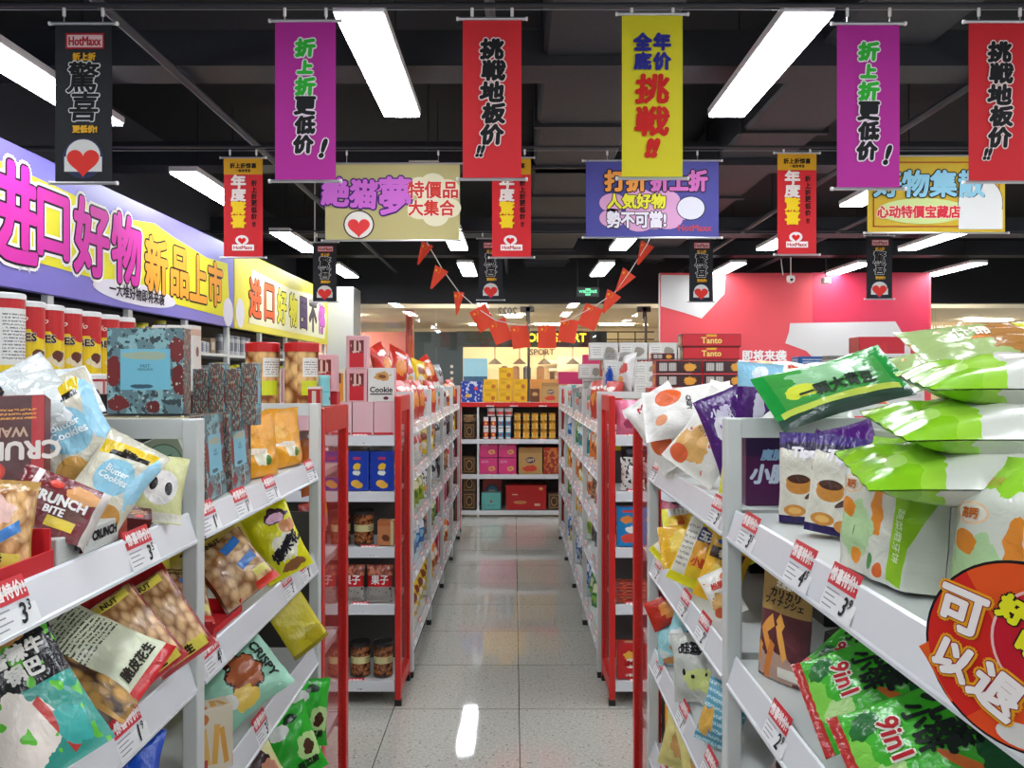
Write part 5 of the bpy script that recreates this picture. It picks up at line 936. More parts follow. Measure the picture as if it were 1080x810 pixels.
# ---- far rows: every shelf of every bay filled by one or two kinds
DESC = {'g_red': 'red snack bag', 'g_white': 'white and red snack bag', 'g_silver': 'silver snack bag', 'g_yellow': 'yellow snack bag', 'g_lime': 'lime green snack bag', 'g_teal': 'teal snack bag',
        'g_blue': 'blue snack bag', 'g_black': 'black snack bag', 'g_cow': 'black spotted white bag', 'g_orange': 'orange snack bag', 'g_green': 'dark green snack bag', 'g_pink': 'pink snack bag', 'g_brown': 'brown nut bag',
        'g_tall': 'tall pale snack bag', 'b_blue': 'sky blue carton', 'b_pink': 'rose pink carton', 'b_brown': 'cocoa brown carton', 'nut_jar': 'brown nut jar', 'calendar': 'teal botanical box'}
NEAR_L = [['g_red', 'g_red'], ['g_silver', 'g_white'], ['g_lime', 'g_silver'], ['b_blue', 'b_blue'], ['g_yellow', 'g_orange']]
LFk = [[['g_red'], ['g_white', 'g_red'], ['g_tall', 'g_silver'], ['g_orange', 'g_red']],
       [['g_silver', 'g_white'], ['g_yellow', 'g_brown'], ['g_silver'], ['g_black', 'g_yellow']],
       [['g_lime'], ['g_cow', 'g_silver'], ['g_black', 'g_brown'], ['g_white', 'g_pink']],
       [['b_blue', 'g_blue'], ['g_brown', 'g_green'], ['b_pink', 'b_pink'], ['b_brown', 'g_red']],
       [['g_yellow'], ['g_yellow', 'g_orange'], ['b_pink', 'g_orange'], ['g_white', 'g_brown']]]
RFk = [[['g_red'], ['g_tall', 'g_silver'], ['g_tall', 'g_teal'], ['g_white', 'g_pink']],
       [['g_yellow', 'g_orange'], ['g_teal', 'g_teal'], ['g_green', 'g_silver'], ['g_blue', 'g_white']],
       [['g_pink', 'g_brown'], ['g_orange', 'g_yellow'], ['g_orange'], ['g_yellow', 'g_silver']],
       [['g_cow', 'g_black'], ['g_lime', 'g_white'], ['g_yellow', 'g_pink'], ['g_green', 'g_brown']],
       [['g_green'], ['g_blue', 'g_silver'], ['g_blue', 'g_yellow'], ['g_blue', 'b_brown']]]
BAYN = ['nearest', 'second', 'third', 'farthest']
for row, tab, side in (('LF', LFk, 'left'), ('RF', RFk, 'right')):
    for ti in range(5):
        for b in range(4):
            ks = tab[ti][b]; n = 5 if len(ks) == 1 or True else 5
            bay = b if row == 'LF' else 3-b
            w0 = .87/n
            for i in range(n):
                k = ks[int(i*len(ks)/n)]; ii = i if row == 'LF' else n-1-i
                lx = bay*.925+.028+(ii+.5)*w0
                if k[0] == 'b': yw, pt = 0, 0
                else: yw, pt = rg.uniform(10, 38)*(-1 if row == 'LF' else 1), -rg.uniform(4, 10)
                s = min(1.0, (w0*1.1)/K[k]['dims'][0])*rg.uniform(.94, 1.0) if ti else 1.0*rg.uniform(.92, 1)
                rs(row, k, lx, T5[ti]+.001, .012+rg.uniform(0, .02), '%s on %s shelf of %s far row, %s bay, %s along' % (DESC[k], SHN[ti], side, BAYN[b], ordn[i]), '%ss on the %s far row' % (DESC[k], side), yw, pt, rg.uniform(-5, 5), s)
# rows further back on the top shelves
for row, side, ks in (('LF', 'left', ['g_red', 'g_red', 'g_white', 'g_yellow', 'g_orange', 'g_red', 'g_silver']), ('RF', 'right', ['g_white', 'g_tall', 'g_orange', 'g_red', 'g_red', 'g_blue', 'g_silver'])):
    for i, k in enumerate(ks):
        lx = .15+i*.53 if row == 'LF' else 3.6-i*.5
        rs(row, k, lx, T5[0]+.16, .11, '%s in the raised rear of the %s far row, %s along' % (DESC[k], side, ordn[i]), None, rg.uniform(15, 35)*(-1 if row == 'LF' else 1), -12, rg.uniform(-25, 25), 1.1)
# tops of the right far row: stacks of cartons
def boxrow(k, px, py, Y, n, dx, label, group, yaw=0, dy=0):
    for i in range(n):
        p = at(px, py, Y); stand(k, p.x+i*dx, Y+i*dy, p.z, yaw, label % ordn[i], group)
boxrow('white_multi', 636, 380, 4.7, 4, .168, 'white printed carton in the uppermost stack row, %s from left', 'white cartons stacked right of the aisle')
boxrow('red_cookie', 680, 390, 4.71, 1, .17, 'red cookie carton in the stack of white cartons, %s layer', None)
boxrow('white_multi', 650, 390, 4.7, 1, .168, 'white printed carton beside the red cookie carton, %s layer', 'white cartons stacked right of the aisle')
boxrow('white_multi', 651, 400, 4.69, 3, .168, 'white printed carton below the red cookie carton, %s from left', 'white cartons stacked right of the aisle')
boxrow('white_multi', 651, 410.5, 4.68, 3, .168, 'white printed carton in the lower stack row, %s from left', 'white cartons stacked right of the aisle')
boxrow('white_multi', 651, 421, 4.67, 3, .168, 'white printed carton in the foot row of the stack, %s from left', 'white cartons stacked right of the aisle')
boxrow('pink_lie', 627, 388, 5.6, 1, .1, 'bright pink carton on top of the right far row, %s and highest', None)
for j in range(3): q = at(627, 388, 5.6); stand('white_multi', q.x, 5.6, q.z-.1005*(j+1), 0, 'white carton under the highest bright pink carton, %s below it' % ordn[j], 'white cartons under the pink carton')
boxrow('pink_lie', 600, 405, 6.1, 2, .165, 'bright pink carton low on top of the right far row, %s from left', 'bright pink cartons')
boxrow('white_multi', 623, 400, 5.4, 1, .1, 'white carton beneath the bright pink carton, %s layer', None)
boxrow('choc_brick', 641, 389, 5.2, 1, .1, 'brick orange carton beside the bright pink carton, %s layer', None)
boxrow('choc_brick', 641, 397, 5.1, 1, .1, 'brick orange carton under its twin in the stack, %s below', None)
boxrow('blue_multi', 641, 411, 4.45, 1, .1, 'blue printed pack in front of the white carton stack, %s one', None) if False else None
rs('RF', 'blue_bag', 3.45, 1.52, .05, 'royal blue packet on top of red bags at right aisle corner')
# ---- end rack left of the aisle (facing the camera)
ez = [1.305, 1.035, .765, .49, .12]
for j, ks in enumerate((['pink_plain', 'pink_plain', 'pink_plain', 'pink_plain', 'pink_plain', 'pink_plain', 'pink_plain'], ['cookie_white', 'pink_window', 'orange_window', 'pink_window', 'pink_window', 'orange_window'], [None, 'pink_window', None, None, None])):
    x = .785
    for i, k in enumerate(ks):
        if j >= 1 and i == 0: w_ = .13
        else: w_ = .1
        x -= w_+.004
        if k: rs('ELF', k, x+w_/2, ez[0]+j*.161, .03, '%s, %s layer, %s from the aisle on left end rack' % ({'pink_plain': 'plain pink carton', 'cookie_white': 'white cookie carton', 'pink_window': 'pink and red window carton', 'orange_window': 'orange window carton'}[k], ('lowest', 'middle', 'highest')[j], ordn[i]), 'cartons on the left end rack')
for i in range(6):
    rs('ELF', 'lays', .72-i*.122, ez[1], .03, 'royal blue crisp carton on left end rack, %s from the aisle' % ordn[i], 'royal blue crisp cartons')
for i in range(4):
    rs('ELF', 'nut_jar' if i else 'nested_box', .735-i*.115, ez[2], .05, '%s, middle shelf of left end rack, %s from aisle' % (('jar of brown nuts' if i else 'orange and cream carton'), ordn[i]), None)
for i in range(5):
    rs('ELF', 'chestnut', .705-i*.137, ez[3], .03, 'red dried fruit bag on left end rack, %s from the aisle' % ordn[i], 'red dried fruit bags', rg.uniform(-4, 4), -6)
for i in range(6):
    rs('ELF', 'nut_jar', .715-i*.112, ez[4], .05, 'banded nut jar, bottom of left end rack, %s from aisle' % ordn[i], 'nut jars')
# ---- end rack right of the aisle
for i, k in enumerate(['g_pink', 'g_white', 'g_lime', 'g_lime', 'g_white']):
    rs('ERF', k, .1+i*.13, ez[0], .03, '%s on top shelf of right end rack, %s from the aisle' % (DESC[k], ordn[i]), None, rg.uniform(-10, 10), -8, 0, .85)
for i in range(4):
    rs('ERF', 'g_cow', .12+i*.155, ez[1], .03, 'black spotted bag, right end rack, %s from aisle' % ordn[i], 'black spotted bags on the right end rack', rg.uniform(-8, 8), -8, 0, .8)
    rs('ERF', 'g_black', .12+i*.155, ez[1]+.1, .09, 'black bag behind the spotted bags, right end rack, %s from aisle' % ordn[i], 'black bags on the right end rack', rg.uniform(-8, 8), -8, 0, .7)
    rs('ERF', 'lays_b', .1+i*.122, ez[2], .03, 'bright blue crisp carton on right end rack, %s from the aisle' % ordn[i], 'bright blue crisp cartons')
    for j in range(3): rs('ERF', 'red_fold', .115+i*.158, ez[3]+.001+j*.033, .03, 'flat dark red packet, right end rack, %s from aisle, %s layer' % (ordn[i], ('lowest', 'middle', 'upper')[j]), 'flat dark red packets')
    rs('ERF', 'popz', .105+i*.13, ez[4], .03, 'red potato stick carton, bottom of right end rack, %s from aisle' % ordn[i], 'red potato stick cartons')
    rs('ERF', 'popz', .14+i*.13, ez[4]+.02, .13, 'red carton in second line of right end rack bottom, %s from aisle' % ordn[i], 'red potato stick cartons behind', 0, 0, 0, .95) if False else None
# ---- shelf across the aisle end
def bk(k, x0, z, label, group=None, d=.03, s=1): rs('BK', k, x0, z, d, label, group, 0, 0, 0, s)
bk('blue_multi', .14, BT[0]+.008, 'blue crisp multipack at the left of the end shelf top')
for j in range(2):
    for i in range(3): bk('yellow_flat', .35+i*.17+(0 if j == 0 else .005), BT[0]+.008+j*.132, 'yellow cracker carton on the end shelf top, %s from left, %s layer' % (ordn[i], ('lower', 'upper')[j]), 'yellow cracker cartons')
bk('yellow_flat', .53, BT[0]+.008+.264, 'single yellow cracker carton crowning the yellow stack'); bk('b_brown', .86, BT[0]+.008, 'tan brown carton right of the yellow cartons on end shelf', None, .03, .9)
bk('tan_carton', 1.04, BT[0]+.008, 'wicker brown hamper carton at the right of end shelf top', None, .03, .75)
for j in range(3):
    for i in range(5): bk('tin_gold', .66+i*.1+(.0), BT[1]+.008+j*.1, 'small gold tin, end shelf second tier, %s from left, %s row' % (ordn[i], ('lower', 'middle', 'upper')[j]), 'small gold tins')
    if j < 2:
        for i in range(4): bk('drink' if i > 1 else 'drink_r', .3+i*.085, BT[1]+.008+j*.128, 'small drink carton, end shelf second tier, %s from left, %s row' % (ordn[i], ('lower', 'upper')[j]), 'small drink cartons')
for i in range(3): bk('cup_noodle', .36+i*.1, BT[1]+.27, 'white lidded cup above drink cartons on end shelf, %s from left' % ordn[i], 'white lidded cups')
bk('tin_wide', .11, BT[1]+.2, 'wide round tan tin at left of end shelf second tier'); bk('ornate', .11, BT[1]+.008, 'ornate brown tin carton below the wide round tin', None, .05, .9)
for j in range(2):
    for i in range(2): bk('pink_carton', .33+i*.215, BT[2]+.008+j*.19, 'hot pink biscuit carton, %s from left, %s layer, end shelf' % (ordn[i], ('lower', 'upper')[j]), 'hot pink biscuit cartons', .03, .97)
bk('tan_carton', .81, BT[2]+.008, 'tan gift carton with dark oval beside the pink cartons'); bk('red_mixed', 1.06, BT[2]+.008, 'brick red mixed carton right of the tan gift carton')
bk('ornate', .11, BT[2]+.008, 'ornate dark carton left of pink cartons on end shelf'); bk('ornate', .11, BT[3]+.008, 'ornate dark carton at bottom left of the end shelf'); bk('ornate', .11, BT[3]+.209, 'ornate dark carton stacked on another at bottom left')
bk('red_tall', .37, BT[3]+.008, 'tall red carton with blue plate behind teal box', None, .2, .85); bk('teal_gift', .36, BT[3]+.008, 'small teal gift box at the front of the bottom shelf')
bk('red_gift', .76, BT[3]+.008, 'large red gift carton on the bottom end shelf'); bk('ornate', 1.08, BT[3]+.008, 'ornate dark carton at bottom right of end shelf', None, .04, .95)

# ---- wall shelves at left
WK = ['w_box', 'w_box2', 'w_tan', 'w_bottle', 'w_blue', 'w_box']
WD = {'w_box': 'blue white cosmetic box', 'w_box2': 'dark cosmetic box', 'w_tan': 'tan cosmetic box', 'w_bottle': 'white cosmetic bottle', 'w_blue': 'blue cosmetic bottle'}
for ti, z in enumerate((1.8, 1.5, 1.22)):
    for b in range(8):
        k = WK[(b*2+ti*3+(b > 3)) % 6] if not (ti == 1 and b == 4) else 'w_blue'
        n = 6 if k in ('w_box', 'w_box2', 'w_tan') else 9
        for i in range(n):
            kk = k
            if i == n-1 and b % 2: kk = 'w_tan'
            rs('WL', kk, b*.96-.04+.06+(i+.5)*.84/n, z+.001, .05+rg.uniform(0, .03), '%s, wall shelf %s tier, %s bay from camera, %s along' % (WD[kk], ('upper', 'middle', 'lower')[ti], ordn[b], ordn[i]), '%ss on the wall shelves' % WD[kk], rg.uniform(-5, 5), 0, 0, rg.uniform(.95, 1.35) if kk[:3] == 'w_b' and kk != 'w_bottle' else 1.1)

# ================================================================ left foreground
# behind the frame: lace cartons carry the botanical boxes
for i in range(4):
    stand('lace', -.935+i*.083+.04, 1.545, 1.346, 0, 'black carton with cream lace top, %s from left, under botanical box' % ordn[i], 'black cartons with cream lace tops')
stand('calendar', -.692, 1.55, 1.512, 0, 'large botanical gift box standing upright on the lace cartons')
for i in range(4): stand('calendar_slim', -.655+i*.034, 1.72, 1.47+.012*(i % 2), 0, 'narrow botanical box seen edge on, %s from left' % ordn[i], 'narrow botanical boxes')
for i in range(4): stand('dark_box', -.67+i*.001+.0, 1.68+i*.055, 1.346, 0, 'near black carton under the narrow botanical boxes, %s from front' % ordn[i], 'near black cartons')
for i in range(3): stand('white_slim', -.87+i*.036, 2.02, 1.49+.06, 0, 'white slim carton with small motif, %s from left, behind botanical boxes' % ordn[i], 'white slim cartons')
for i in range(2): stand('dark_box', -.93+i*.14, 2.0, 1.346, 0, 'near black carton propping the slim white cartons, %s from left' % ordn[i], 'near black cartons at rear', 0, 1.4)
rs('LN', 'calendar', 1.145, 1.346, .012, 'botanical gift box on the left shelf edge nearest the upright', None, 6, -3)
rs('LN', 'calendar', 1.305, 1.346, .02, 'botanical gift box on left shelf edge beside orange pouches', None, 4, -3)
rs('LN', 'mango', 1.47, 1.346, .012, 'orange dried mango pouch nearest the botanical boxes', None, 12, -3)
rs('LN', 'mango', 1.70, 1.346, .012, 'orange dried mango pouch at the far end of left shelf', None, 8, -3)
rs('LN', 'mango', 1.53, 1.40, .08, 'orange pouch behind and above the other two pouches', None, 10, -4)
stand('sage_box', -.665, 1.47, 1.346, -28, 'sage green round labelled biscuit carton seen through the frame', None, 0, .8) if False else None
# end rack of the left foreground: stacks that show above it
for i, x in enumerate((-.754, -.637)):
    stand('choc_end', x, 2.5, 1.497, 0, 'dark carton under a cookie jar, %s from left' % ordn[i], 'dark cartons under cookie jars') if False else None
    stand('cookie_jar', x, 2.45, 1.497, 0, 'clear jar of round cookies with red lid, %s one' % ('left hand', 'right hand')[i], 'cookie jars with red lids')
m = MB(); m.box(.03, .02, 1.475, .785, .345, 1.495, WHITE)
m.build('shelf', E_LN)
m = MB(); m.box(.03, .02, 1.475, .785, .345, 1.495, WHITE); m.build('shelf', E_RN)
stand('pink_window', -.60+.0, 2.6, 1.497, 8, 'pink and red window carton beside the right cookie jar', None, 0, .85) if False else None
stand('red_block', -.60, 2.60, 1.497, 0, 'small crimson carton under a pink window carton', None, 0, .6)
stand('pink_window', -.60, 2.60, 1.5395, 0, 'pink and red window carton above the red mesh rack', None, 0, .72)
stand('can_teal', -.59, 2.5, 1.4965, 0, 'teal can on top of the left red mesh rack', None, 0, .85)
stand('can_teal', -.60, 2.66, 1.4965+.0, 0, 'x') if False else None
stand('red_carton', -.572, 2.35, 1.4965, 0, 'small red carton on the left red mesh rack', None, 0, .5)
# canisters on the far side of the unit
cy = [1.78, 1.87, 1.96, 2.06, 2.16, 2.26, 2.36]
for i in range(7):
    x = -1.16-.0*i
    p = {0: 5, 1: 29, 2: 50, 3: 70, 4: 91, 5: 111, 6: 128}[i]
    x = (p-VX)*cy[i]/FPX
    stand('can_w' if i == 0 else 'can_y', x, cy[i], 1.585, 0, '%s, %s from the left' % ('white labelled canister in upper row' if i == 0 else 'red and yellow wafer canister in upper row', ordn[i]), None if i == 0 else 'red and yellow wafer canisters')
    stand('can_r', x, cy[i], 1.346, 0, 'red and white tall tin under the canisters, %s from the left' % ordn[i], 'red and white tall tins') if i < 6 else None
# opposite side second row so that the unit's rear half is stocked
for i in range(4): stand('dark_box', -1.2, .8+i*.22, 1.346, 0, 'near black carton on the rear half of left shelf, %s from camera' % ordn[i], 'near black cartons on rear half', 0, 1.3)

# the heap at the front left
rs('LN', 'peanut_tray', .40, 1.346, .004, 'red cardboard display tray at the front of left top shelf')
toss('nuts_blue', -2, 566, .96, 42, -22, 10, 'tan peanut bag with yellow strip at the left photo edge', None, .72)
toss('crunch', 8, 468, 1.14, 18, -12, 178, 'maroon wafer carton standing upside down at the left edge')
toss('silver', 38, 418, 1.27, 25, -55, 75, 'silvery clear snack bag lying on top of the heap at left')
toss('silver', 5, 432, 1.18, 25, -30, 60, 'clear bag of golden crackers behind the maroon carton')
toss('clear_blue', 74, 460, 1.22, 24, -14, -24, 'clear cookie bag with pale blue disc and yellow strip')
toss('clear_blue', 118, 512, 1.2, 30, -25, 35, 'cookie bag with pale blue disc lying lower beside the panda bag', None, .82)
toss('panda', 168, 522, 1.3, 35, -20, 12, 'panda print snack bag against the white upright')
toss('ribbon', 58, 536, 1.06, 36, -22, 28, 'maroon wafer bag printed with a cream ribbon', None, .92)
rs('LN', 'crunchy_white', .66, 1.346, .006, 'pale grey wafer pack lying along the left shelf edge', None, 2)
rs('LN', 'crunchy_white', .68, 1.381, .03, 'pale grey wafer pack stacked on the front one', None, -4)
toss('crunch', 136, 538, 1.27, 50, -60, 20, 'dark wafer carton lying at the end of grey pack', None, .6)
for i in range(3): stand('dark_box', -.80+i*.09, 1.30, 1.346, 0, 'near black carton with green label inside the frame, %s from left' % ordn[i], 'near black cartons in the frame', 0, .62)
toss('sage_box', 168, 487, 1.46, 5, 0, -24, 'sage green biscuit carton with round label, inside the frame', None, .55)
toss('silver', 145, 498, 1.36, 20, -30, -60, 'white cracker bag lying under the sage carton', None, .55)
# filler packs that carry the heap
for i in range(5): rs('LN', 'brown_carton', .25+i*.15, 1.346, .13, 'brown carton beneath the snack heap, %s from the camera' % ordn[i], 'brown cartons beneath the heap', 0, 0, 0, 1.0)
for i in range(5): rs('LN', 'dark_pack', .25+i*.14, 1.377, .16, 'charcoal pack beneath the snack heap, %s from the camera' % ordn[i], 'charcoal packs beneath the heap')
# second shelf, first bay
Z2 = 1.091
toss('nuts_red', 137, 668, 1.2, 30, -25, -32, 'peanut bag with red film leaning out towards the aisle', None, 1.05)
toss('nuts_red', 170, 652, 1.3, 26, -22, -30, 'peanut bag with red film, between the other two', None, 1.1)
rs('LN', 'nuts_red', .80, Z2+.02, .06, 'peanut bag with red film nearest the white upright', None, 10, -26, 4)
rs('LN', 'nuts_red', .88, Z2+.05, .12, 'peanut bag with red film tucked behind the upright', None, 10, -20, -6)
rs('LN', 'peanut_tray', .80, Z2, .06, 'red display tray holding the peanut bags', None)
toss('nuts_back', 92, 690, 1.12, 38, -48, -48, 'peanut bag showing its pale green back label')
toss('teal', 24, 735, .93, 36, -28, -22, 'teal and black spicy snack bag at the lower left')
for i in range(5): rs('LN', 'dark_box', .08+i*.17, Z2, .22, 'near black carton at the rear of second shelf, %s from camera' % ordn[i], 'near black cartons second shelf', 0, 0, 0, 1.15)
# third shelf, first bay
Z3 = .836
toss('blue_bag', 138, 806, 1.25, 40, -50, 20, 'royal blue snack bag on the third left shelf', None, .9)
for j in range(4): rs('LN', 'brown_carton', .83, Z3+j*.031, .03+.01*j, 'brown biscuit carton beside the upright, %s from the bottom' % ordn[j], 'brown biscuit cartons', 2*j)
rs('LN', 'red_carton', .90, Z3+.125, .035, 'red carton with pale window on the brown cartons', None, 15, 0, 0, .8)
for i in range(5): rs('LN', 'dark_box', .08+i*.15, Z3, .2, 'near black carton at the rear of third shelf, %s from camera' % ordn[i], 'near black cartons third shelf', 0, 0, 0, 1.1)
# second bay
for i, (lx, d, zz) in enumerate(((1.08, .15, 0), (1.2, .15, 0), (1.33, .14, 0), (1.46, .13, 0), (1.6, .11, 0), (1.74, .06, 0))):
    rs('LN', 'yellow_big', lx, Z2, d, 'plain yellow pouch at the back of second shelf, %s from camera' % ordn[i], 'plain yellow pouches', 8, -4, rg.uniform(-4, 4))
rs('LN', 'peanut_tray', 1.18, Z2, .01, 'red display tray under the big peanut bag', None, 0, 0, 0, .55)
toss('nuts_big', 243, 604, 1.74, 34, -30, -30, 'big peanut bag with blue labels leaning in its tray')
rs('LN', 'nuts_big', 1.10, Z2+.012, .02, 'big peanut bag lying behind the near upright', None, 25, -45, 10, .8)
toss('yellow_pop', 292, 572, 1.95, 36, -12, -20, 'yellow popcorn bag leaning forward on the second shelf', None, 1.1)
rs('LN', 'cookie_box', 1.50, Z3, .07, 'tan cookie carton with red end on the third left shelf', None, 38)
for i in range(5): rs('LN', 'yellow_pop', 1.25+i*.12, Z3, .2, 'yellow bag behind the tan cookie carton, %s from camera' % ordn[i], 'yellow bags behind the cookie carton', 5, -5, rg.uniform(-8, 8))
toss('mint', 255, 728, 1.76, 34, -34, 62, 'mint green crispy snack bag lying on third shelf', None, 1.15)
toss('yellow_big', 312, 656, 2.1, 34, -14, -28, 'yellow pouch leaning at the end of third shelf', None, .75)
toss('fries_box', 219, 776, 1.56, 38, 0, 0, 'white carton with biscuit sticks beside the near upright')
Z4 = .581
toss('green_bright', 308, 786, 1.98, 34, -16, -16, 'bright green bag on fourth left shelf, front')
toss('green_bright', 322, 752, 2.16, 34, -12, 8, 'bright green bag on fourth left shelf, nearest the end')
rs('LN', 'green_bright', 1.47, Z4+.02, .05, 'bright green bag on fourth left shelf, behind cream bag', None, 30, -18, 12)
toss('green_cream', 268, 808, 1.8, 36, -20, -20, 'cream bag with black script on fourth left shelf')
rs('LN', 'green_cream', 1.26, Z4+.01, .03, 'cream bag with black script nearer the camera', None, 34, -20, 10)
# hanging strips inside the left red mesh rack
for i, z in enumerate((1.22, 1.02, .80, .58, .36)):
    k = ('hanging_orange', 'hanging_red', 'hanging_red', 'hanging_red', 'hanging_orange')[i]
    stand(k, -.625, 2.52, z, 75, 'snack bag seen through the left red mesh, %s from top' % ordn[i], 'snack bags behind the left red mesh', -4)
    stand(('crisp', 'g_pink', 'hanging_red', 'g_red', 'g_red')[i], .465, 2.5, z+.02, -75, 'bag seen through the right red mesh, %s from top' % ordn[i], 'snack bags behind the right red mesh', -4, .8)
stand('stick_pack', -.572, 2.46, 1.13, 72, 'pink and yellow snack stick behind the left red mesh', None, 0, 1, -10)

# ================================================================ right foreground
Z1 = 1.346
rs('RN', 'sachet_y', .67, Z1, .015, 'yellow upright sachet at the right shelf edge', None, -38, -4, 6)
toss('purple', 769, 455, 1.66, -30, -12, -24, 'narrow purple bag leaning beside the yellow sachet')
toss('purple_blue', 800, 420, 1.62, -8, -6, 4, 'purple jelly bag with sky blue top behind the frame')
toss('purple', 822, 442, 1.66, -8, -10, 20, 'purple bag right of the sky blue topped bag', None, .7)
toss('crisp', 726, 434, 1.95, -18, -34, 80, 'white crisps bag with orange discs lying on top of heap', None, .85)
toss('crisp', 702, 470, 2.0, -28, -22, -38, 'white crisps bag with orange discs at the aisle side', None, .82)
toss('crisp2', 750, 482, 1.75, -34, -20, 30, 'white floral crisps bag in the middle of the heap', None, .82)
toss('crisp', 722, 478, 2.0, -30, -25, 160, 'white crisps bag upside down low in the heap', None, .85)
toss('crisp2', 782, 434, 2.0, -14, -25, -76, 'white floral crisps bag behind the purple bags', None, .8)
toss('crisp2', 822, 402, 2.0, -8, -50, 96, 'white floral crisps bag lying high behind the frame', None, .85)
toss('crisp', 850, 404, 2.1, -5, -45, 80, 'white crisps bag with orange discs behind the pale green bag', None, .75)
toss('pale_green', 868, 408, 1.85, -8, -50, 84, 'pale green bag with black print lying behind the frame')
toss('clear_mix', 838, 430, 1.62, -12, -40, 75, 'clear and white bag lying across the frame top')
toss('clear_mix', 828, 428, 1.75, -12, -20, 0, 'clear bag of orange sticks behind the frame', None, .6)
toss('green_long', 878, 408, 1.42, -4, -40, 71, 'long deep green pea snack bag laid over the frame', None, .93)
toss('multi_long', 1050, 364, 1.3, -4, -62, 82, 'long brown and green snack bag topmost at right', None, .9)
toss('multi_long', 1000, 386, 1.5, -8, -60, 70, 'green edged mixed bag under the topmost long bag', None, .8)
toss('veg_lie', 1032, 400, .98, -62, -66, 86, 'lime and white bag lying on top of the bag stack') if False else None
for i in range(4): stand('white_stick', .93+i*.031, 2.4, 1.497, 0, 'pale grey slim carton behind the pale green bag, %s from left' % ordn[i], 'pale grey slim cartons', 0, 1)
stand('white_long', 1.12, 2.41, 1.497, 0, 'white long carton behind the green bag')
for j in range(3): stand('red_block', 1.12+j*.006, 2.55, 1.497+j*.0705, 0, 'glossy crimson box stack behind green bag, %s from bottom' % ordn[j], 'glossy crimson boxes')
for i in range(5): stand('blue_flat', .95+.003*(i % 2), 2.6, 1.497+i*.0305, 0, 'navy blue flat carton behind the crisps bags, %s from bottom' % ordn[i], 'navy blue flat cartons')
stand('amber_box', 1.015, 2.49, 1.497, 0, 'amber carton beside the slim grey cartons')
# what carries those: plain cartons on the shelves beneath
for i in range(5):
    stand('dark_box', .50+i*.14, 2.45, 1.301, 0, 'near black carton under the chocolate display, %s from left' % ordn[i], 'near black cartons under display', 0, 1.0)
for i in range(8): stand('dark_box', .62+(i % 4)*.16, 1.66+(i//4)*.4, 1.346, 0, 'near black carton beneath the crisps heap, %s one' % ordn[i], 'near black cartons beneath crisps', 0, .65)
# chocolate boxes on the right red rack
Yc = 2.5
def cz(py): return at(0, py, Yc).z
stand('choc_tray', at(716, 0, Yc).x, Yc, 1.497, 0, 'red display tray of chocolate packs, left hand one', 'chocolate display trays'); stand('choc_tray', at(783, 0, Yc).x, Yc, 1.497, 0, 'red display tray of chocolate packs, right hand one', 'chocolate display trays')
for j in range(2):
    for i in range(2): stand('choc_end', at(714+i*49, 0, Yc).x, Yc, 1.553+j*.0415, 0, 'chocolate carton showing its label face, %s from left, %s layer' % (ordn[i], ('lower', 'upper')[j]), 'chocolate cartons')
stand('choc_long', at(748, 0, Yc).x, Yc, 1.6365, 0, 'long red chocolate carton, lower of the top two', None, 0, .95); stand('choc_end', .455, Yc, 1.6365, 0, 'small chocolate carton left of the long red one', None, 0, .5)
stand('choc_long', at(748, 0, Yc).x, Yc, 1.675, 0, 'long red chocolate carton crowning the stack')
# first bay standing bags
rs('RN', 'veg_stand', 1.325, Z1, .012, 'white and lime vegetable biscuit bag standing nearest the upright', None, 5, -4, 0, .86)
rs('RN', 'veg_stand', 1.54, Z1, .03, 'white and lime vegetable biscuit bag behind the round red sign', None, 7, -6, 0, .84)
rs('RN', 'veg_stand', 1.75, Z1, .03, 'white and lime vegetable bag cut by the right photo edge', None, 0, -4) if False else None
toss('veg_lie', 1036, 497, .85, -14, -84, -93, 'white and lime bag lying lowest on the standing bags')
toss('veg_lie', 1066, 449, .86, -10, -84, -91, 'white and lime bag lying in the middle of the stack')
toss('veg_lie', 1098, 402, .88, -12, -85, -89, 'white and lime bag lying uppermost of the stack')
toss('veg_lie', 1058, 545, .80, -60, -70, 84, 'white and lime bag lying behind the round red sign') if False else None
rs('RN', 'tipo', .95, Z1, .04, 'cream coffee biscuit bag facing the camera beside the upright', None, 58, -2, 0, 1.0)
toss('tipo', 846, 510, 1.34, -6, -4, 0, 'cream coffee biscuit bag nearest the frame', None, 1) if False else None
toss('tipo', 886, 520, 1.2, -38, -6, 6, 'cream coffee biscuit bag turned to show its side')
toss('purple', 905, 500, 1.32, -20, -12, -18, 'purple biscuit bag behind the coffee biscuit bags', None, .9)
toss('purple', 862, 482, 1.4, 10, -10, 35, 'purple foil bag rising above the coffee biscuit bag', None, .5)
stand('purple_box', at(809, 0, 1.52).x, 1.52, 1.346, 0, 'plum coloured biscuit carton inside the right frame'); stand('purple_box', at(850, 0, 1.62).x, 1.62, 1.346, 0, 'plum coloured biscuit carton behind the coffee biscuits')
for i in range(4): stand('sage_box', .62+i*.0, 1.3-i*.2, 1.346, -60, 'sage carton behind the vegetable biscuit bags, %s from the frame' % ordn[i], 'sage cartons behind biscuit bags', 0, 1)
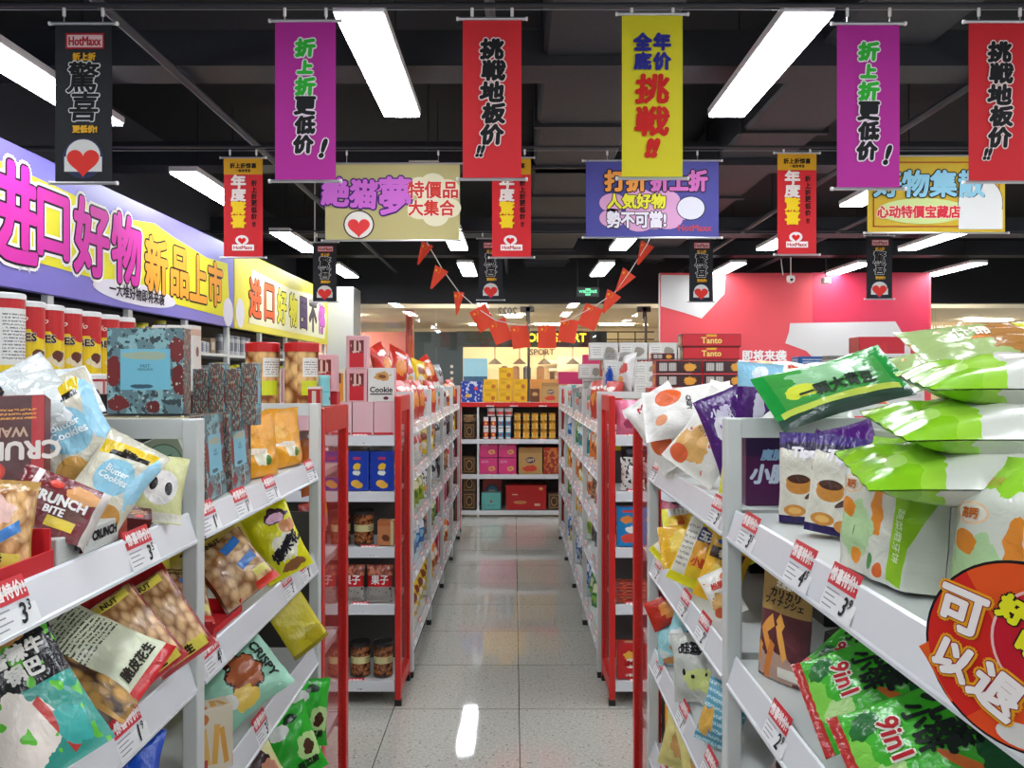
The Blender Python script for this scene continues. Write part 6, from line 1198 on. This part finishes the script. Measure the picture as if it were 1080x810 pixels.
# second shelf, second bay (yellow heap)
Z2 = 1.091
toss('yellow_corn', 728, 550, 2.12, -22, -46, 78, 'golden corn bag highest at the rack end of right shelf', None, .9)
toss('yellow_corn2', 732, 572, 2.02, -26, -34, 74, 'amber snack bag lying with dark label, right second shelf', None, 1.15)
toss('yellow_corn', 716, 594, 2.12, -28, -28, 40, 'golden corn bag lying beneath the amber bag', None, .85)
toss('yellow_corn', 741, 602, 1.86, -32, -18, 16, 'golden corn bag upright showing its back label', None, 1.08)
toss('yellow_corn2', 764, 612, 1.74, -34, -14, 14, 'amber snack bag nearest the camera in the yellow heap', None, 1.0)
toss('yellow_corn', 764, 566, 1.86, -20, -14, -30, 'golden corn bag at the rear of yellow heap')
toss('crisp2', 762, 652, 1.66, -30, -20, -30, 'white and red bag slumped beside the right upright', None, .42)
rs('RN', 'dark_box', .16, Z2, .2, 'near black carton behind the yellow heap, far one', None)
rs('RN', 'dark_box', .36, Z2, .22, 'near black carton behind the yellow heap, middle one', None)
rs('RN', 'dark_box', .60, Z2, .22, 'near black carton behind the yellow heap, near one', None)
# third shelf
Z3 = .836
toss('g_red', 706, 642, 2.14, -26, -20, 60, 'coral red bag corner poking out under the yellow heap', None, .5)
toss('aqua', 728, 664, 1.98, -30, -20, 12, 'aqua bag with black figures on the third right shelf', None, 1.1)
toss('aqua', 708, 684, 2.12, -30, -20, -12, 'aqua bag low beside the red mesh rack', None, .8)
toss('ghost_white', 733, 704, 1.88, -32, -20, -12, 'grey white puff bag with black print, front', None, 1.0)
toss('ghost_white', 754, 706, 1.86, -28, -28, 38, 'grey white puff bag behind the front one', None, 1.0)
toss('blue_stripe', 764, 756, 1.64, -36, -16, 10, 'blue wave print bag on the third right shelf', None, .95)
toss('silver', 752, 690, 1.95, -30, -20, -50, 'clear silvery bag at the rear of third right shelf', None, .8)
# fourth shelf
Z4 = .581
rs('RN', 'amber_box', .07, Z4, .02, 'yellow to orange carton at the end of fourth shelf', None, 18, 0, 0, 1.15)
toss('pale_yellow', 722, 778, 2.06, -30, -14, 6, 'pale yellow bag beside the orange carton', None, 1.05)
toss('pale_yellow', 742, 800, 1.92, -32, -18, -16, 'pale yellow bag in front, fourth right shelf', None, 1.1)
# first bay, second shelf
rs('RN', 'fries', .955, Z2, .015, 'kraft gold pouch of biscuit sticks on second right shelf', None, 28, -5, 0)
for i, (lx, zz, d, yw, rl) in enumerate(((1.05, 0, .07, 20, 8), (1.1, .09, .12, -10, 20), (1.17, 0, .12, 14, -20), (1.20, .08, .17, 10, 10), (1.0, .0, .14, 0, 0), (1.28, .0, .19, 0, 5))):
    rs('RN', 'dark_pack', lx, Z2+zz, d, 'dark olive pack behind the kraft pouch, %s one' % ordn[i], 'dark olive packs', yw, 0, rl)
toss('nine', 925, 722, 1.0, -46, -42, 52, 'green vegetable cracker bag lying nearest the kraft pouch')
toss('nine', 915, 685, 1.18, -40, -40, 30, 'green vegetable cracker bag at the back of three', None, .85)
toss('nine', 985, 785, .83, -46, -42, 50, 'green vegetable cracker bag lowest, under the round sign')
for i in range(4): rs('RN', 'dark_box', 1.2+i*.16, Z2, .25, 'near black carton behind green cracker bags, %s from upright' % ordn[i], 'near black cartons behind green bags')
# first bay, third shelf
rs('RN', 'pink_grey', .94, Z3+.01, .03, 'pinkish grey bag below the kraft pouch shelf', None, 10, -12, 10, 1.1)
rs('RN', 'coral', 1.03, Z3+.01, .015, 'coral bag with black print on third right shelf', None, -10, -30, 20, 1.1)
rs('RN', 'coral', 1.16, Z3+.01, .03, 'coral bag further along the third right shelf', None, -10, -30, -10, 1.1)
# round red shelf sign
def round_sign():
    c = at(1080, 693, .55); e = empty('round_shelf_sign', tuple(c)); tag(e, 'round red and yellow promotional sign clipped to the right shelf edge', 'sign')
    Rm = rot(-52, 0, 0); r = .0645; m = MB()
    tail = lambda k: [(-r*.62*k, -r*.45*k), (-r*.98, -r*.16)]
    disc = lambda rr: circle(0, 0, rr, 48)
    def fn(x, y, o=0): return tuple(Rm @ Vector((x, -o, y)))
    def slab(pts, z0, z1, mt_):
        m.face([fn(x, y, z1) for x, y in pts], mt_); m.face([fn(x, y, z0) for x, y in pts][::-1], mt_)
        for i in range(len(pts)): a, b = pts[i], pts[(i+1) % len(pts)]; m.face([fn(*a, z0), fn(*b, z0), fn(*b, z1), fn(*a, z1)], mt_)
    slab(disc(r), 0, .0015, ink('#1a1414')); slab([(-r*.99, -r*.28), (-r*.6, -r*.45), (-r*.72, -r*.7)], .0, .0016, ink('#d85820'))
    slab([(-r*1.08, -r*.16), (-r*.9, -r*.02), (-r*.75, -r*.58)], .0, .0017, ink('#d85820'))
    m.poly(disc(r*.97), ink('#c8241c'), fn, .0019)
    m.poly(circle(0, 0, r*.97, 20, None, 60, 125)[::1]+[(-r*.1, 0)], ink('#d8501c'), fn, .0022); m.poly(circle(0, 0, r*.97, 20, None, 235, 330)+[(0, -r*.3)], ink('#d8481c'), fn, .0022)
    m.poly(circle(r*.33, r*.16, r*.64, 40, r*.62), ink('#e4b8b0'), fn, .0025); m.poly(circle(r*.33, r*.16, r*.61, 40, r*.59), ink('#b81828'), fn, .0028)
    for t, x, y, h, rt in (('可', -.6, .36, .44, -14), ('以', -.68, -.2, .38, -22), ('退', -.24, -.42, .44, -30)):
        for b, c_, o in ((.0038, '#e0a020', .0032), (.0022, '#9a1c1c', .0036), (.0014, '#e8e0dc', .0040)): m.text(t, x*r, y*r, h*r, ink(c_), fn, rt, b, 1, 0, o, n=12)
    for t, x, y in (('好', -.08, .48), ('怕', .22, .56), ('不', .42, .22), ('吃', .1, .14), ('!', .34, -.18)):
        m.text(t, x*r, y*r, .26*r, ink('#241414'), fn, -24, .0026, 1, 0, .0032, n=8); m.text(t, x*r, y*r, .26*r, ink('#dcd820'), fn, -24, .0014, 1, 0, .0036, n=8)
    m.poly(circle(-r*.0, -r*.82, r*.26, 18, r*.13), ink('#cfcbc4'), fn, .0026)
    m.build('sign_disc', e)
    q = MB(); b0 = Rm @ Vector((0, .002, .03)); q.tube([tuple(b0), (b0.x+.03, b0.y+.01, .05)], .002, PAPER, 6); q.build('clip_stem', e)
round_sign()
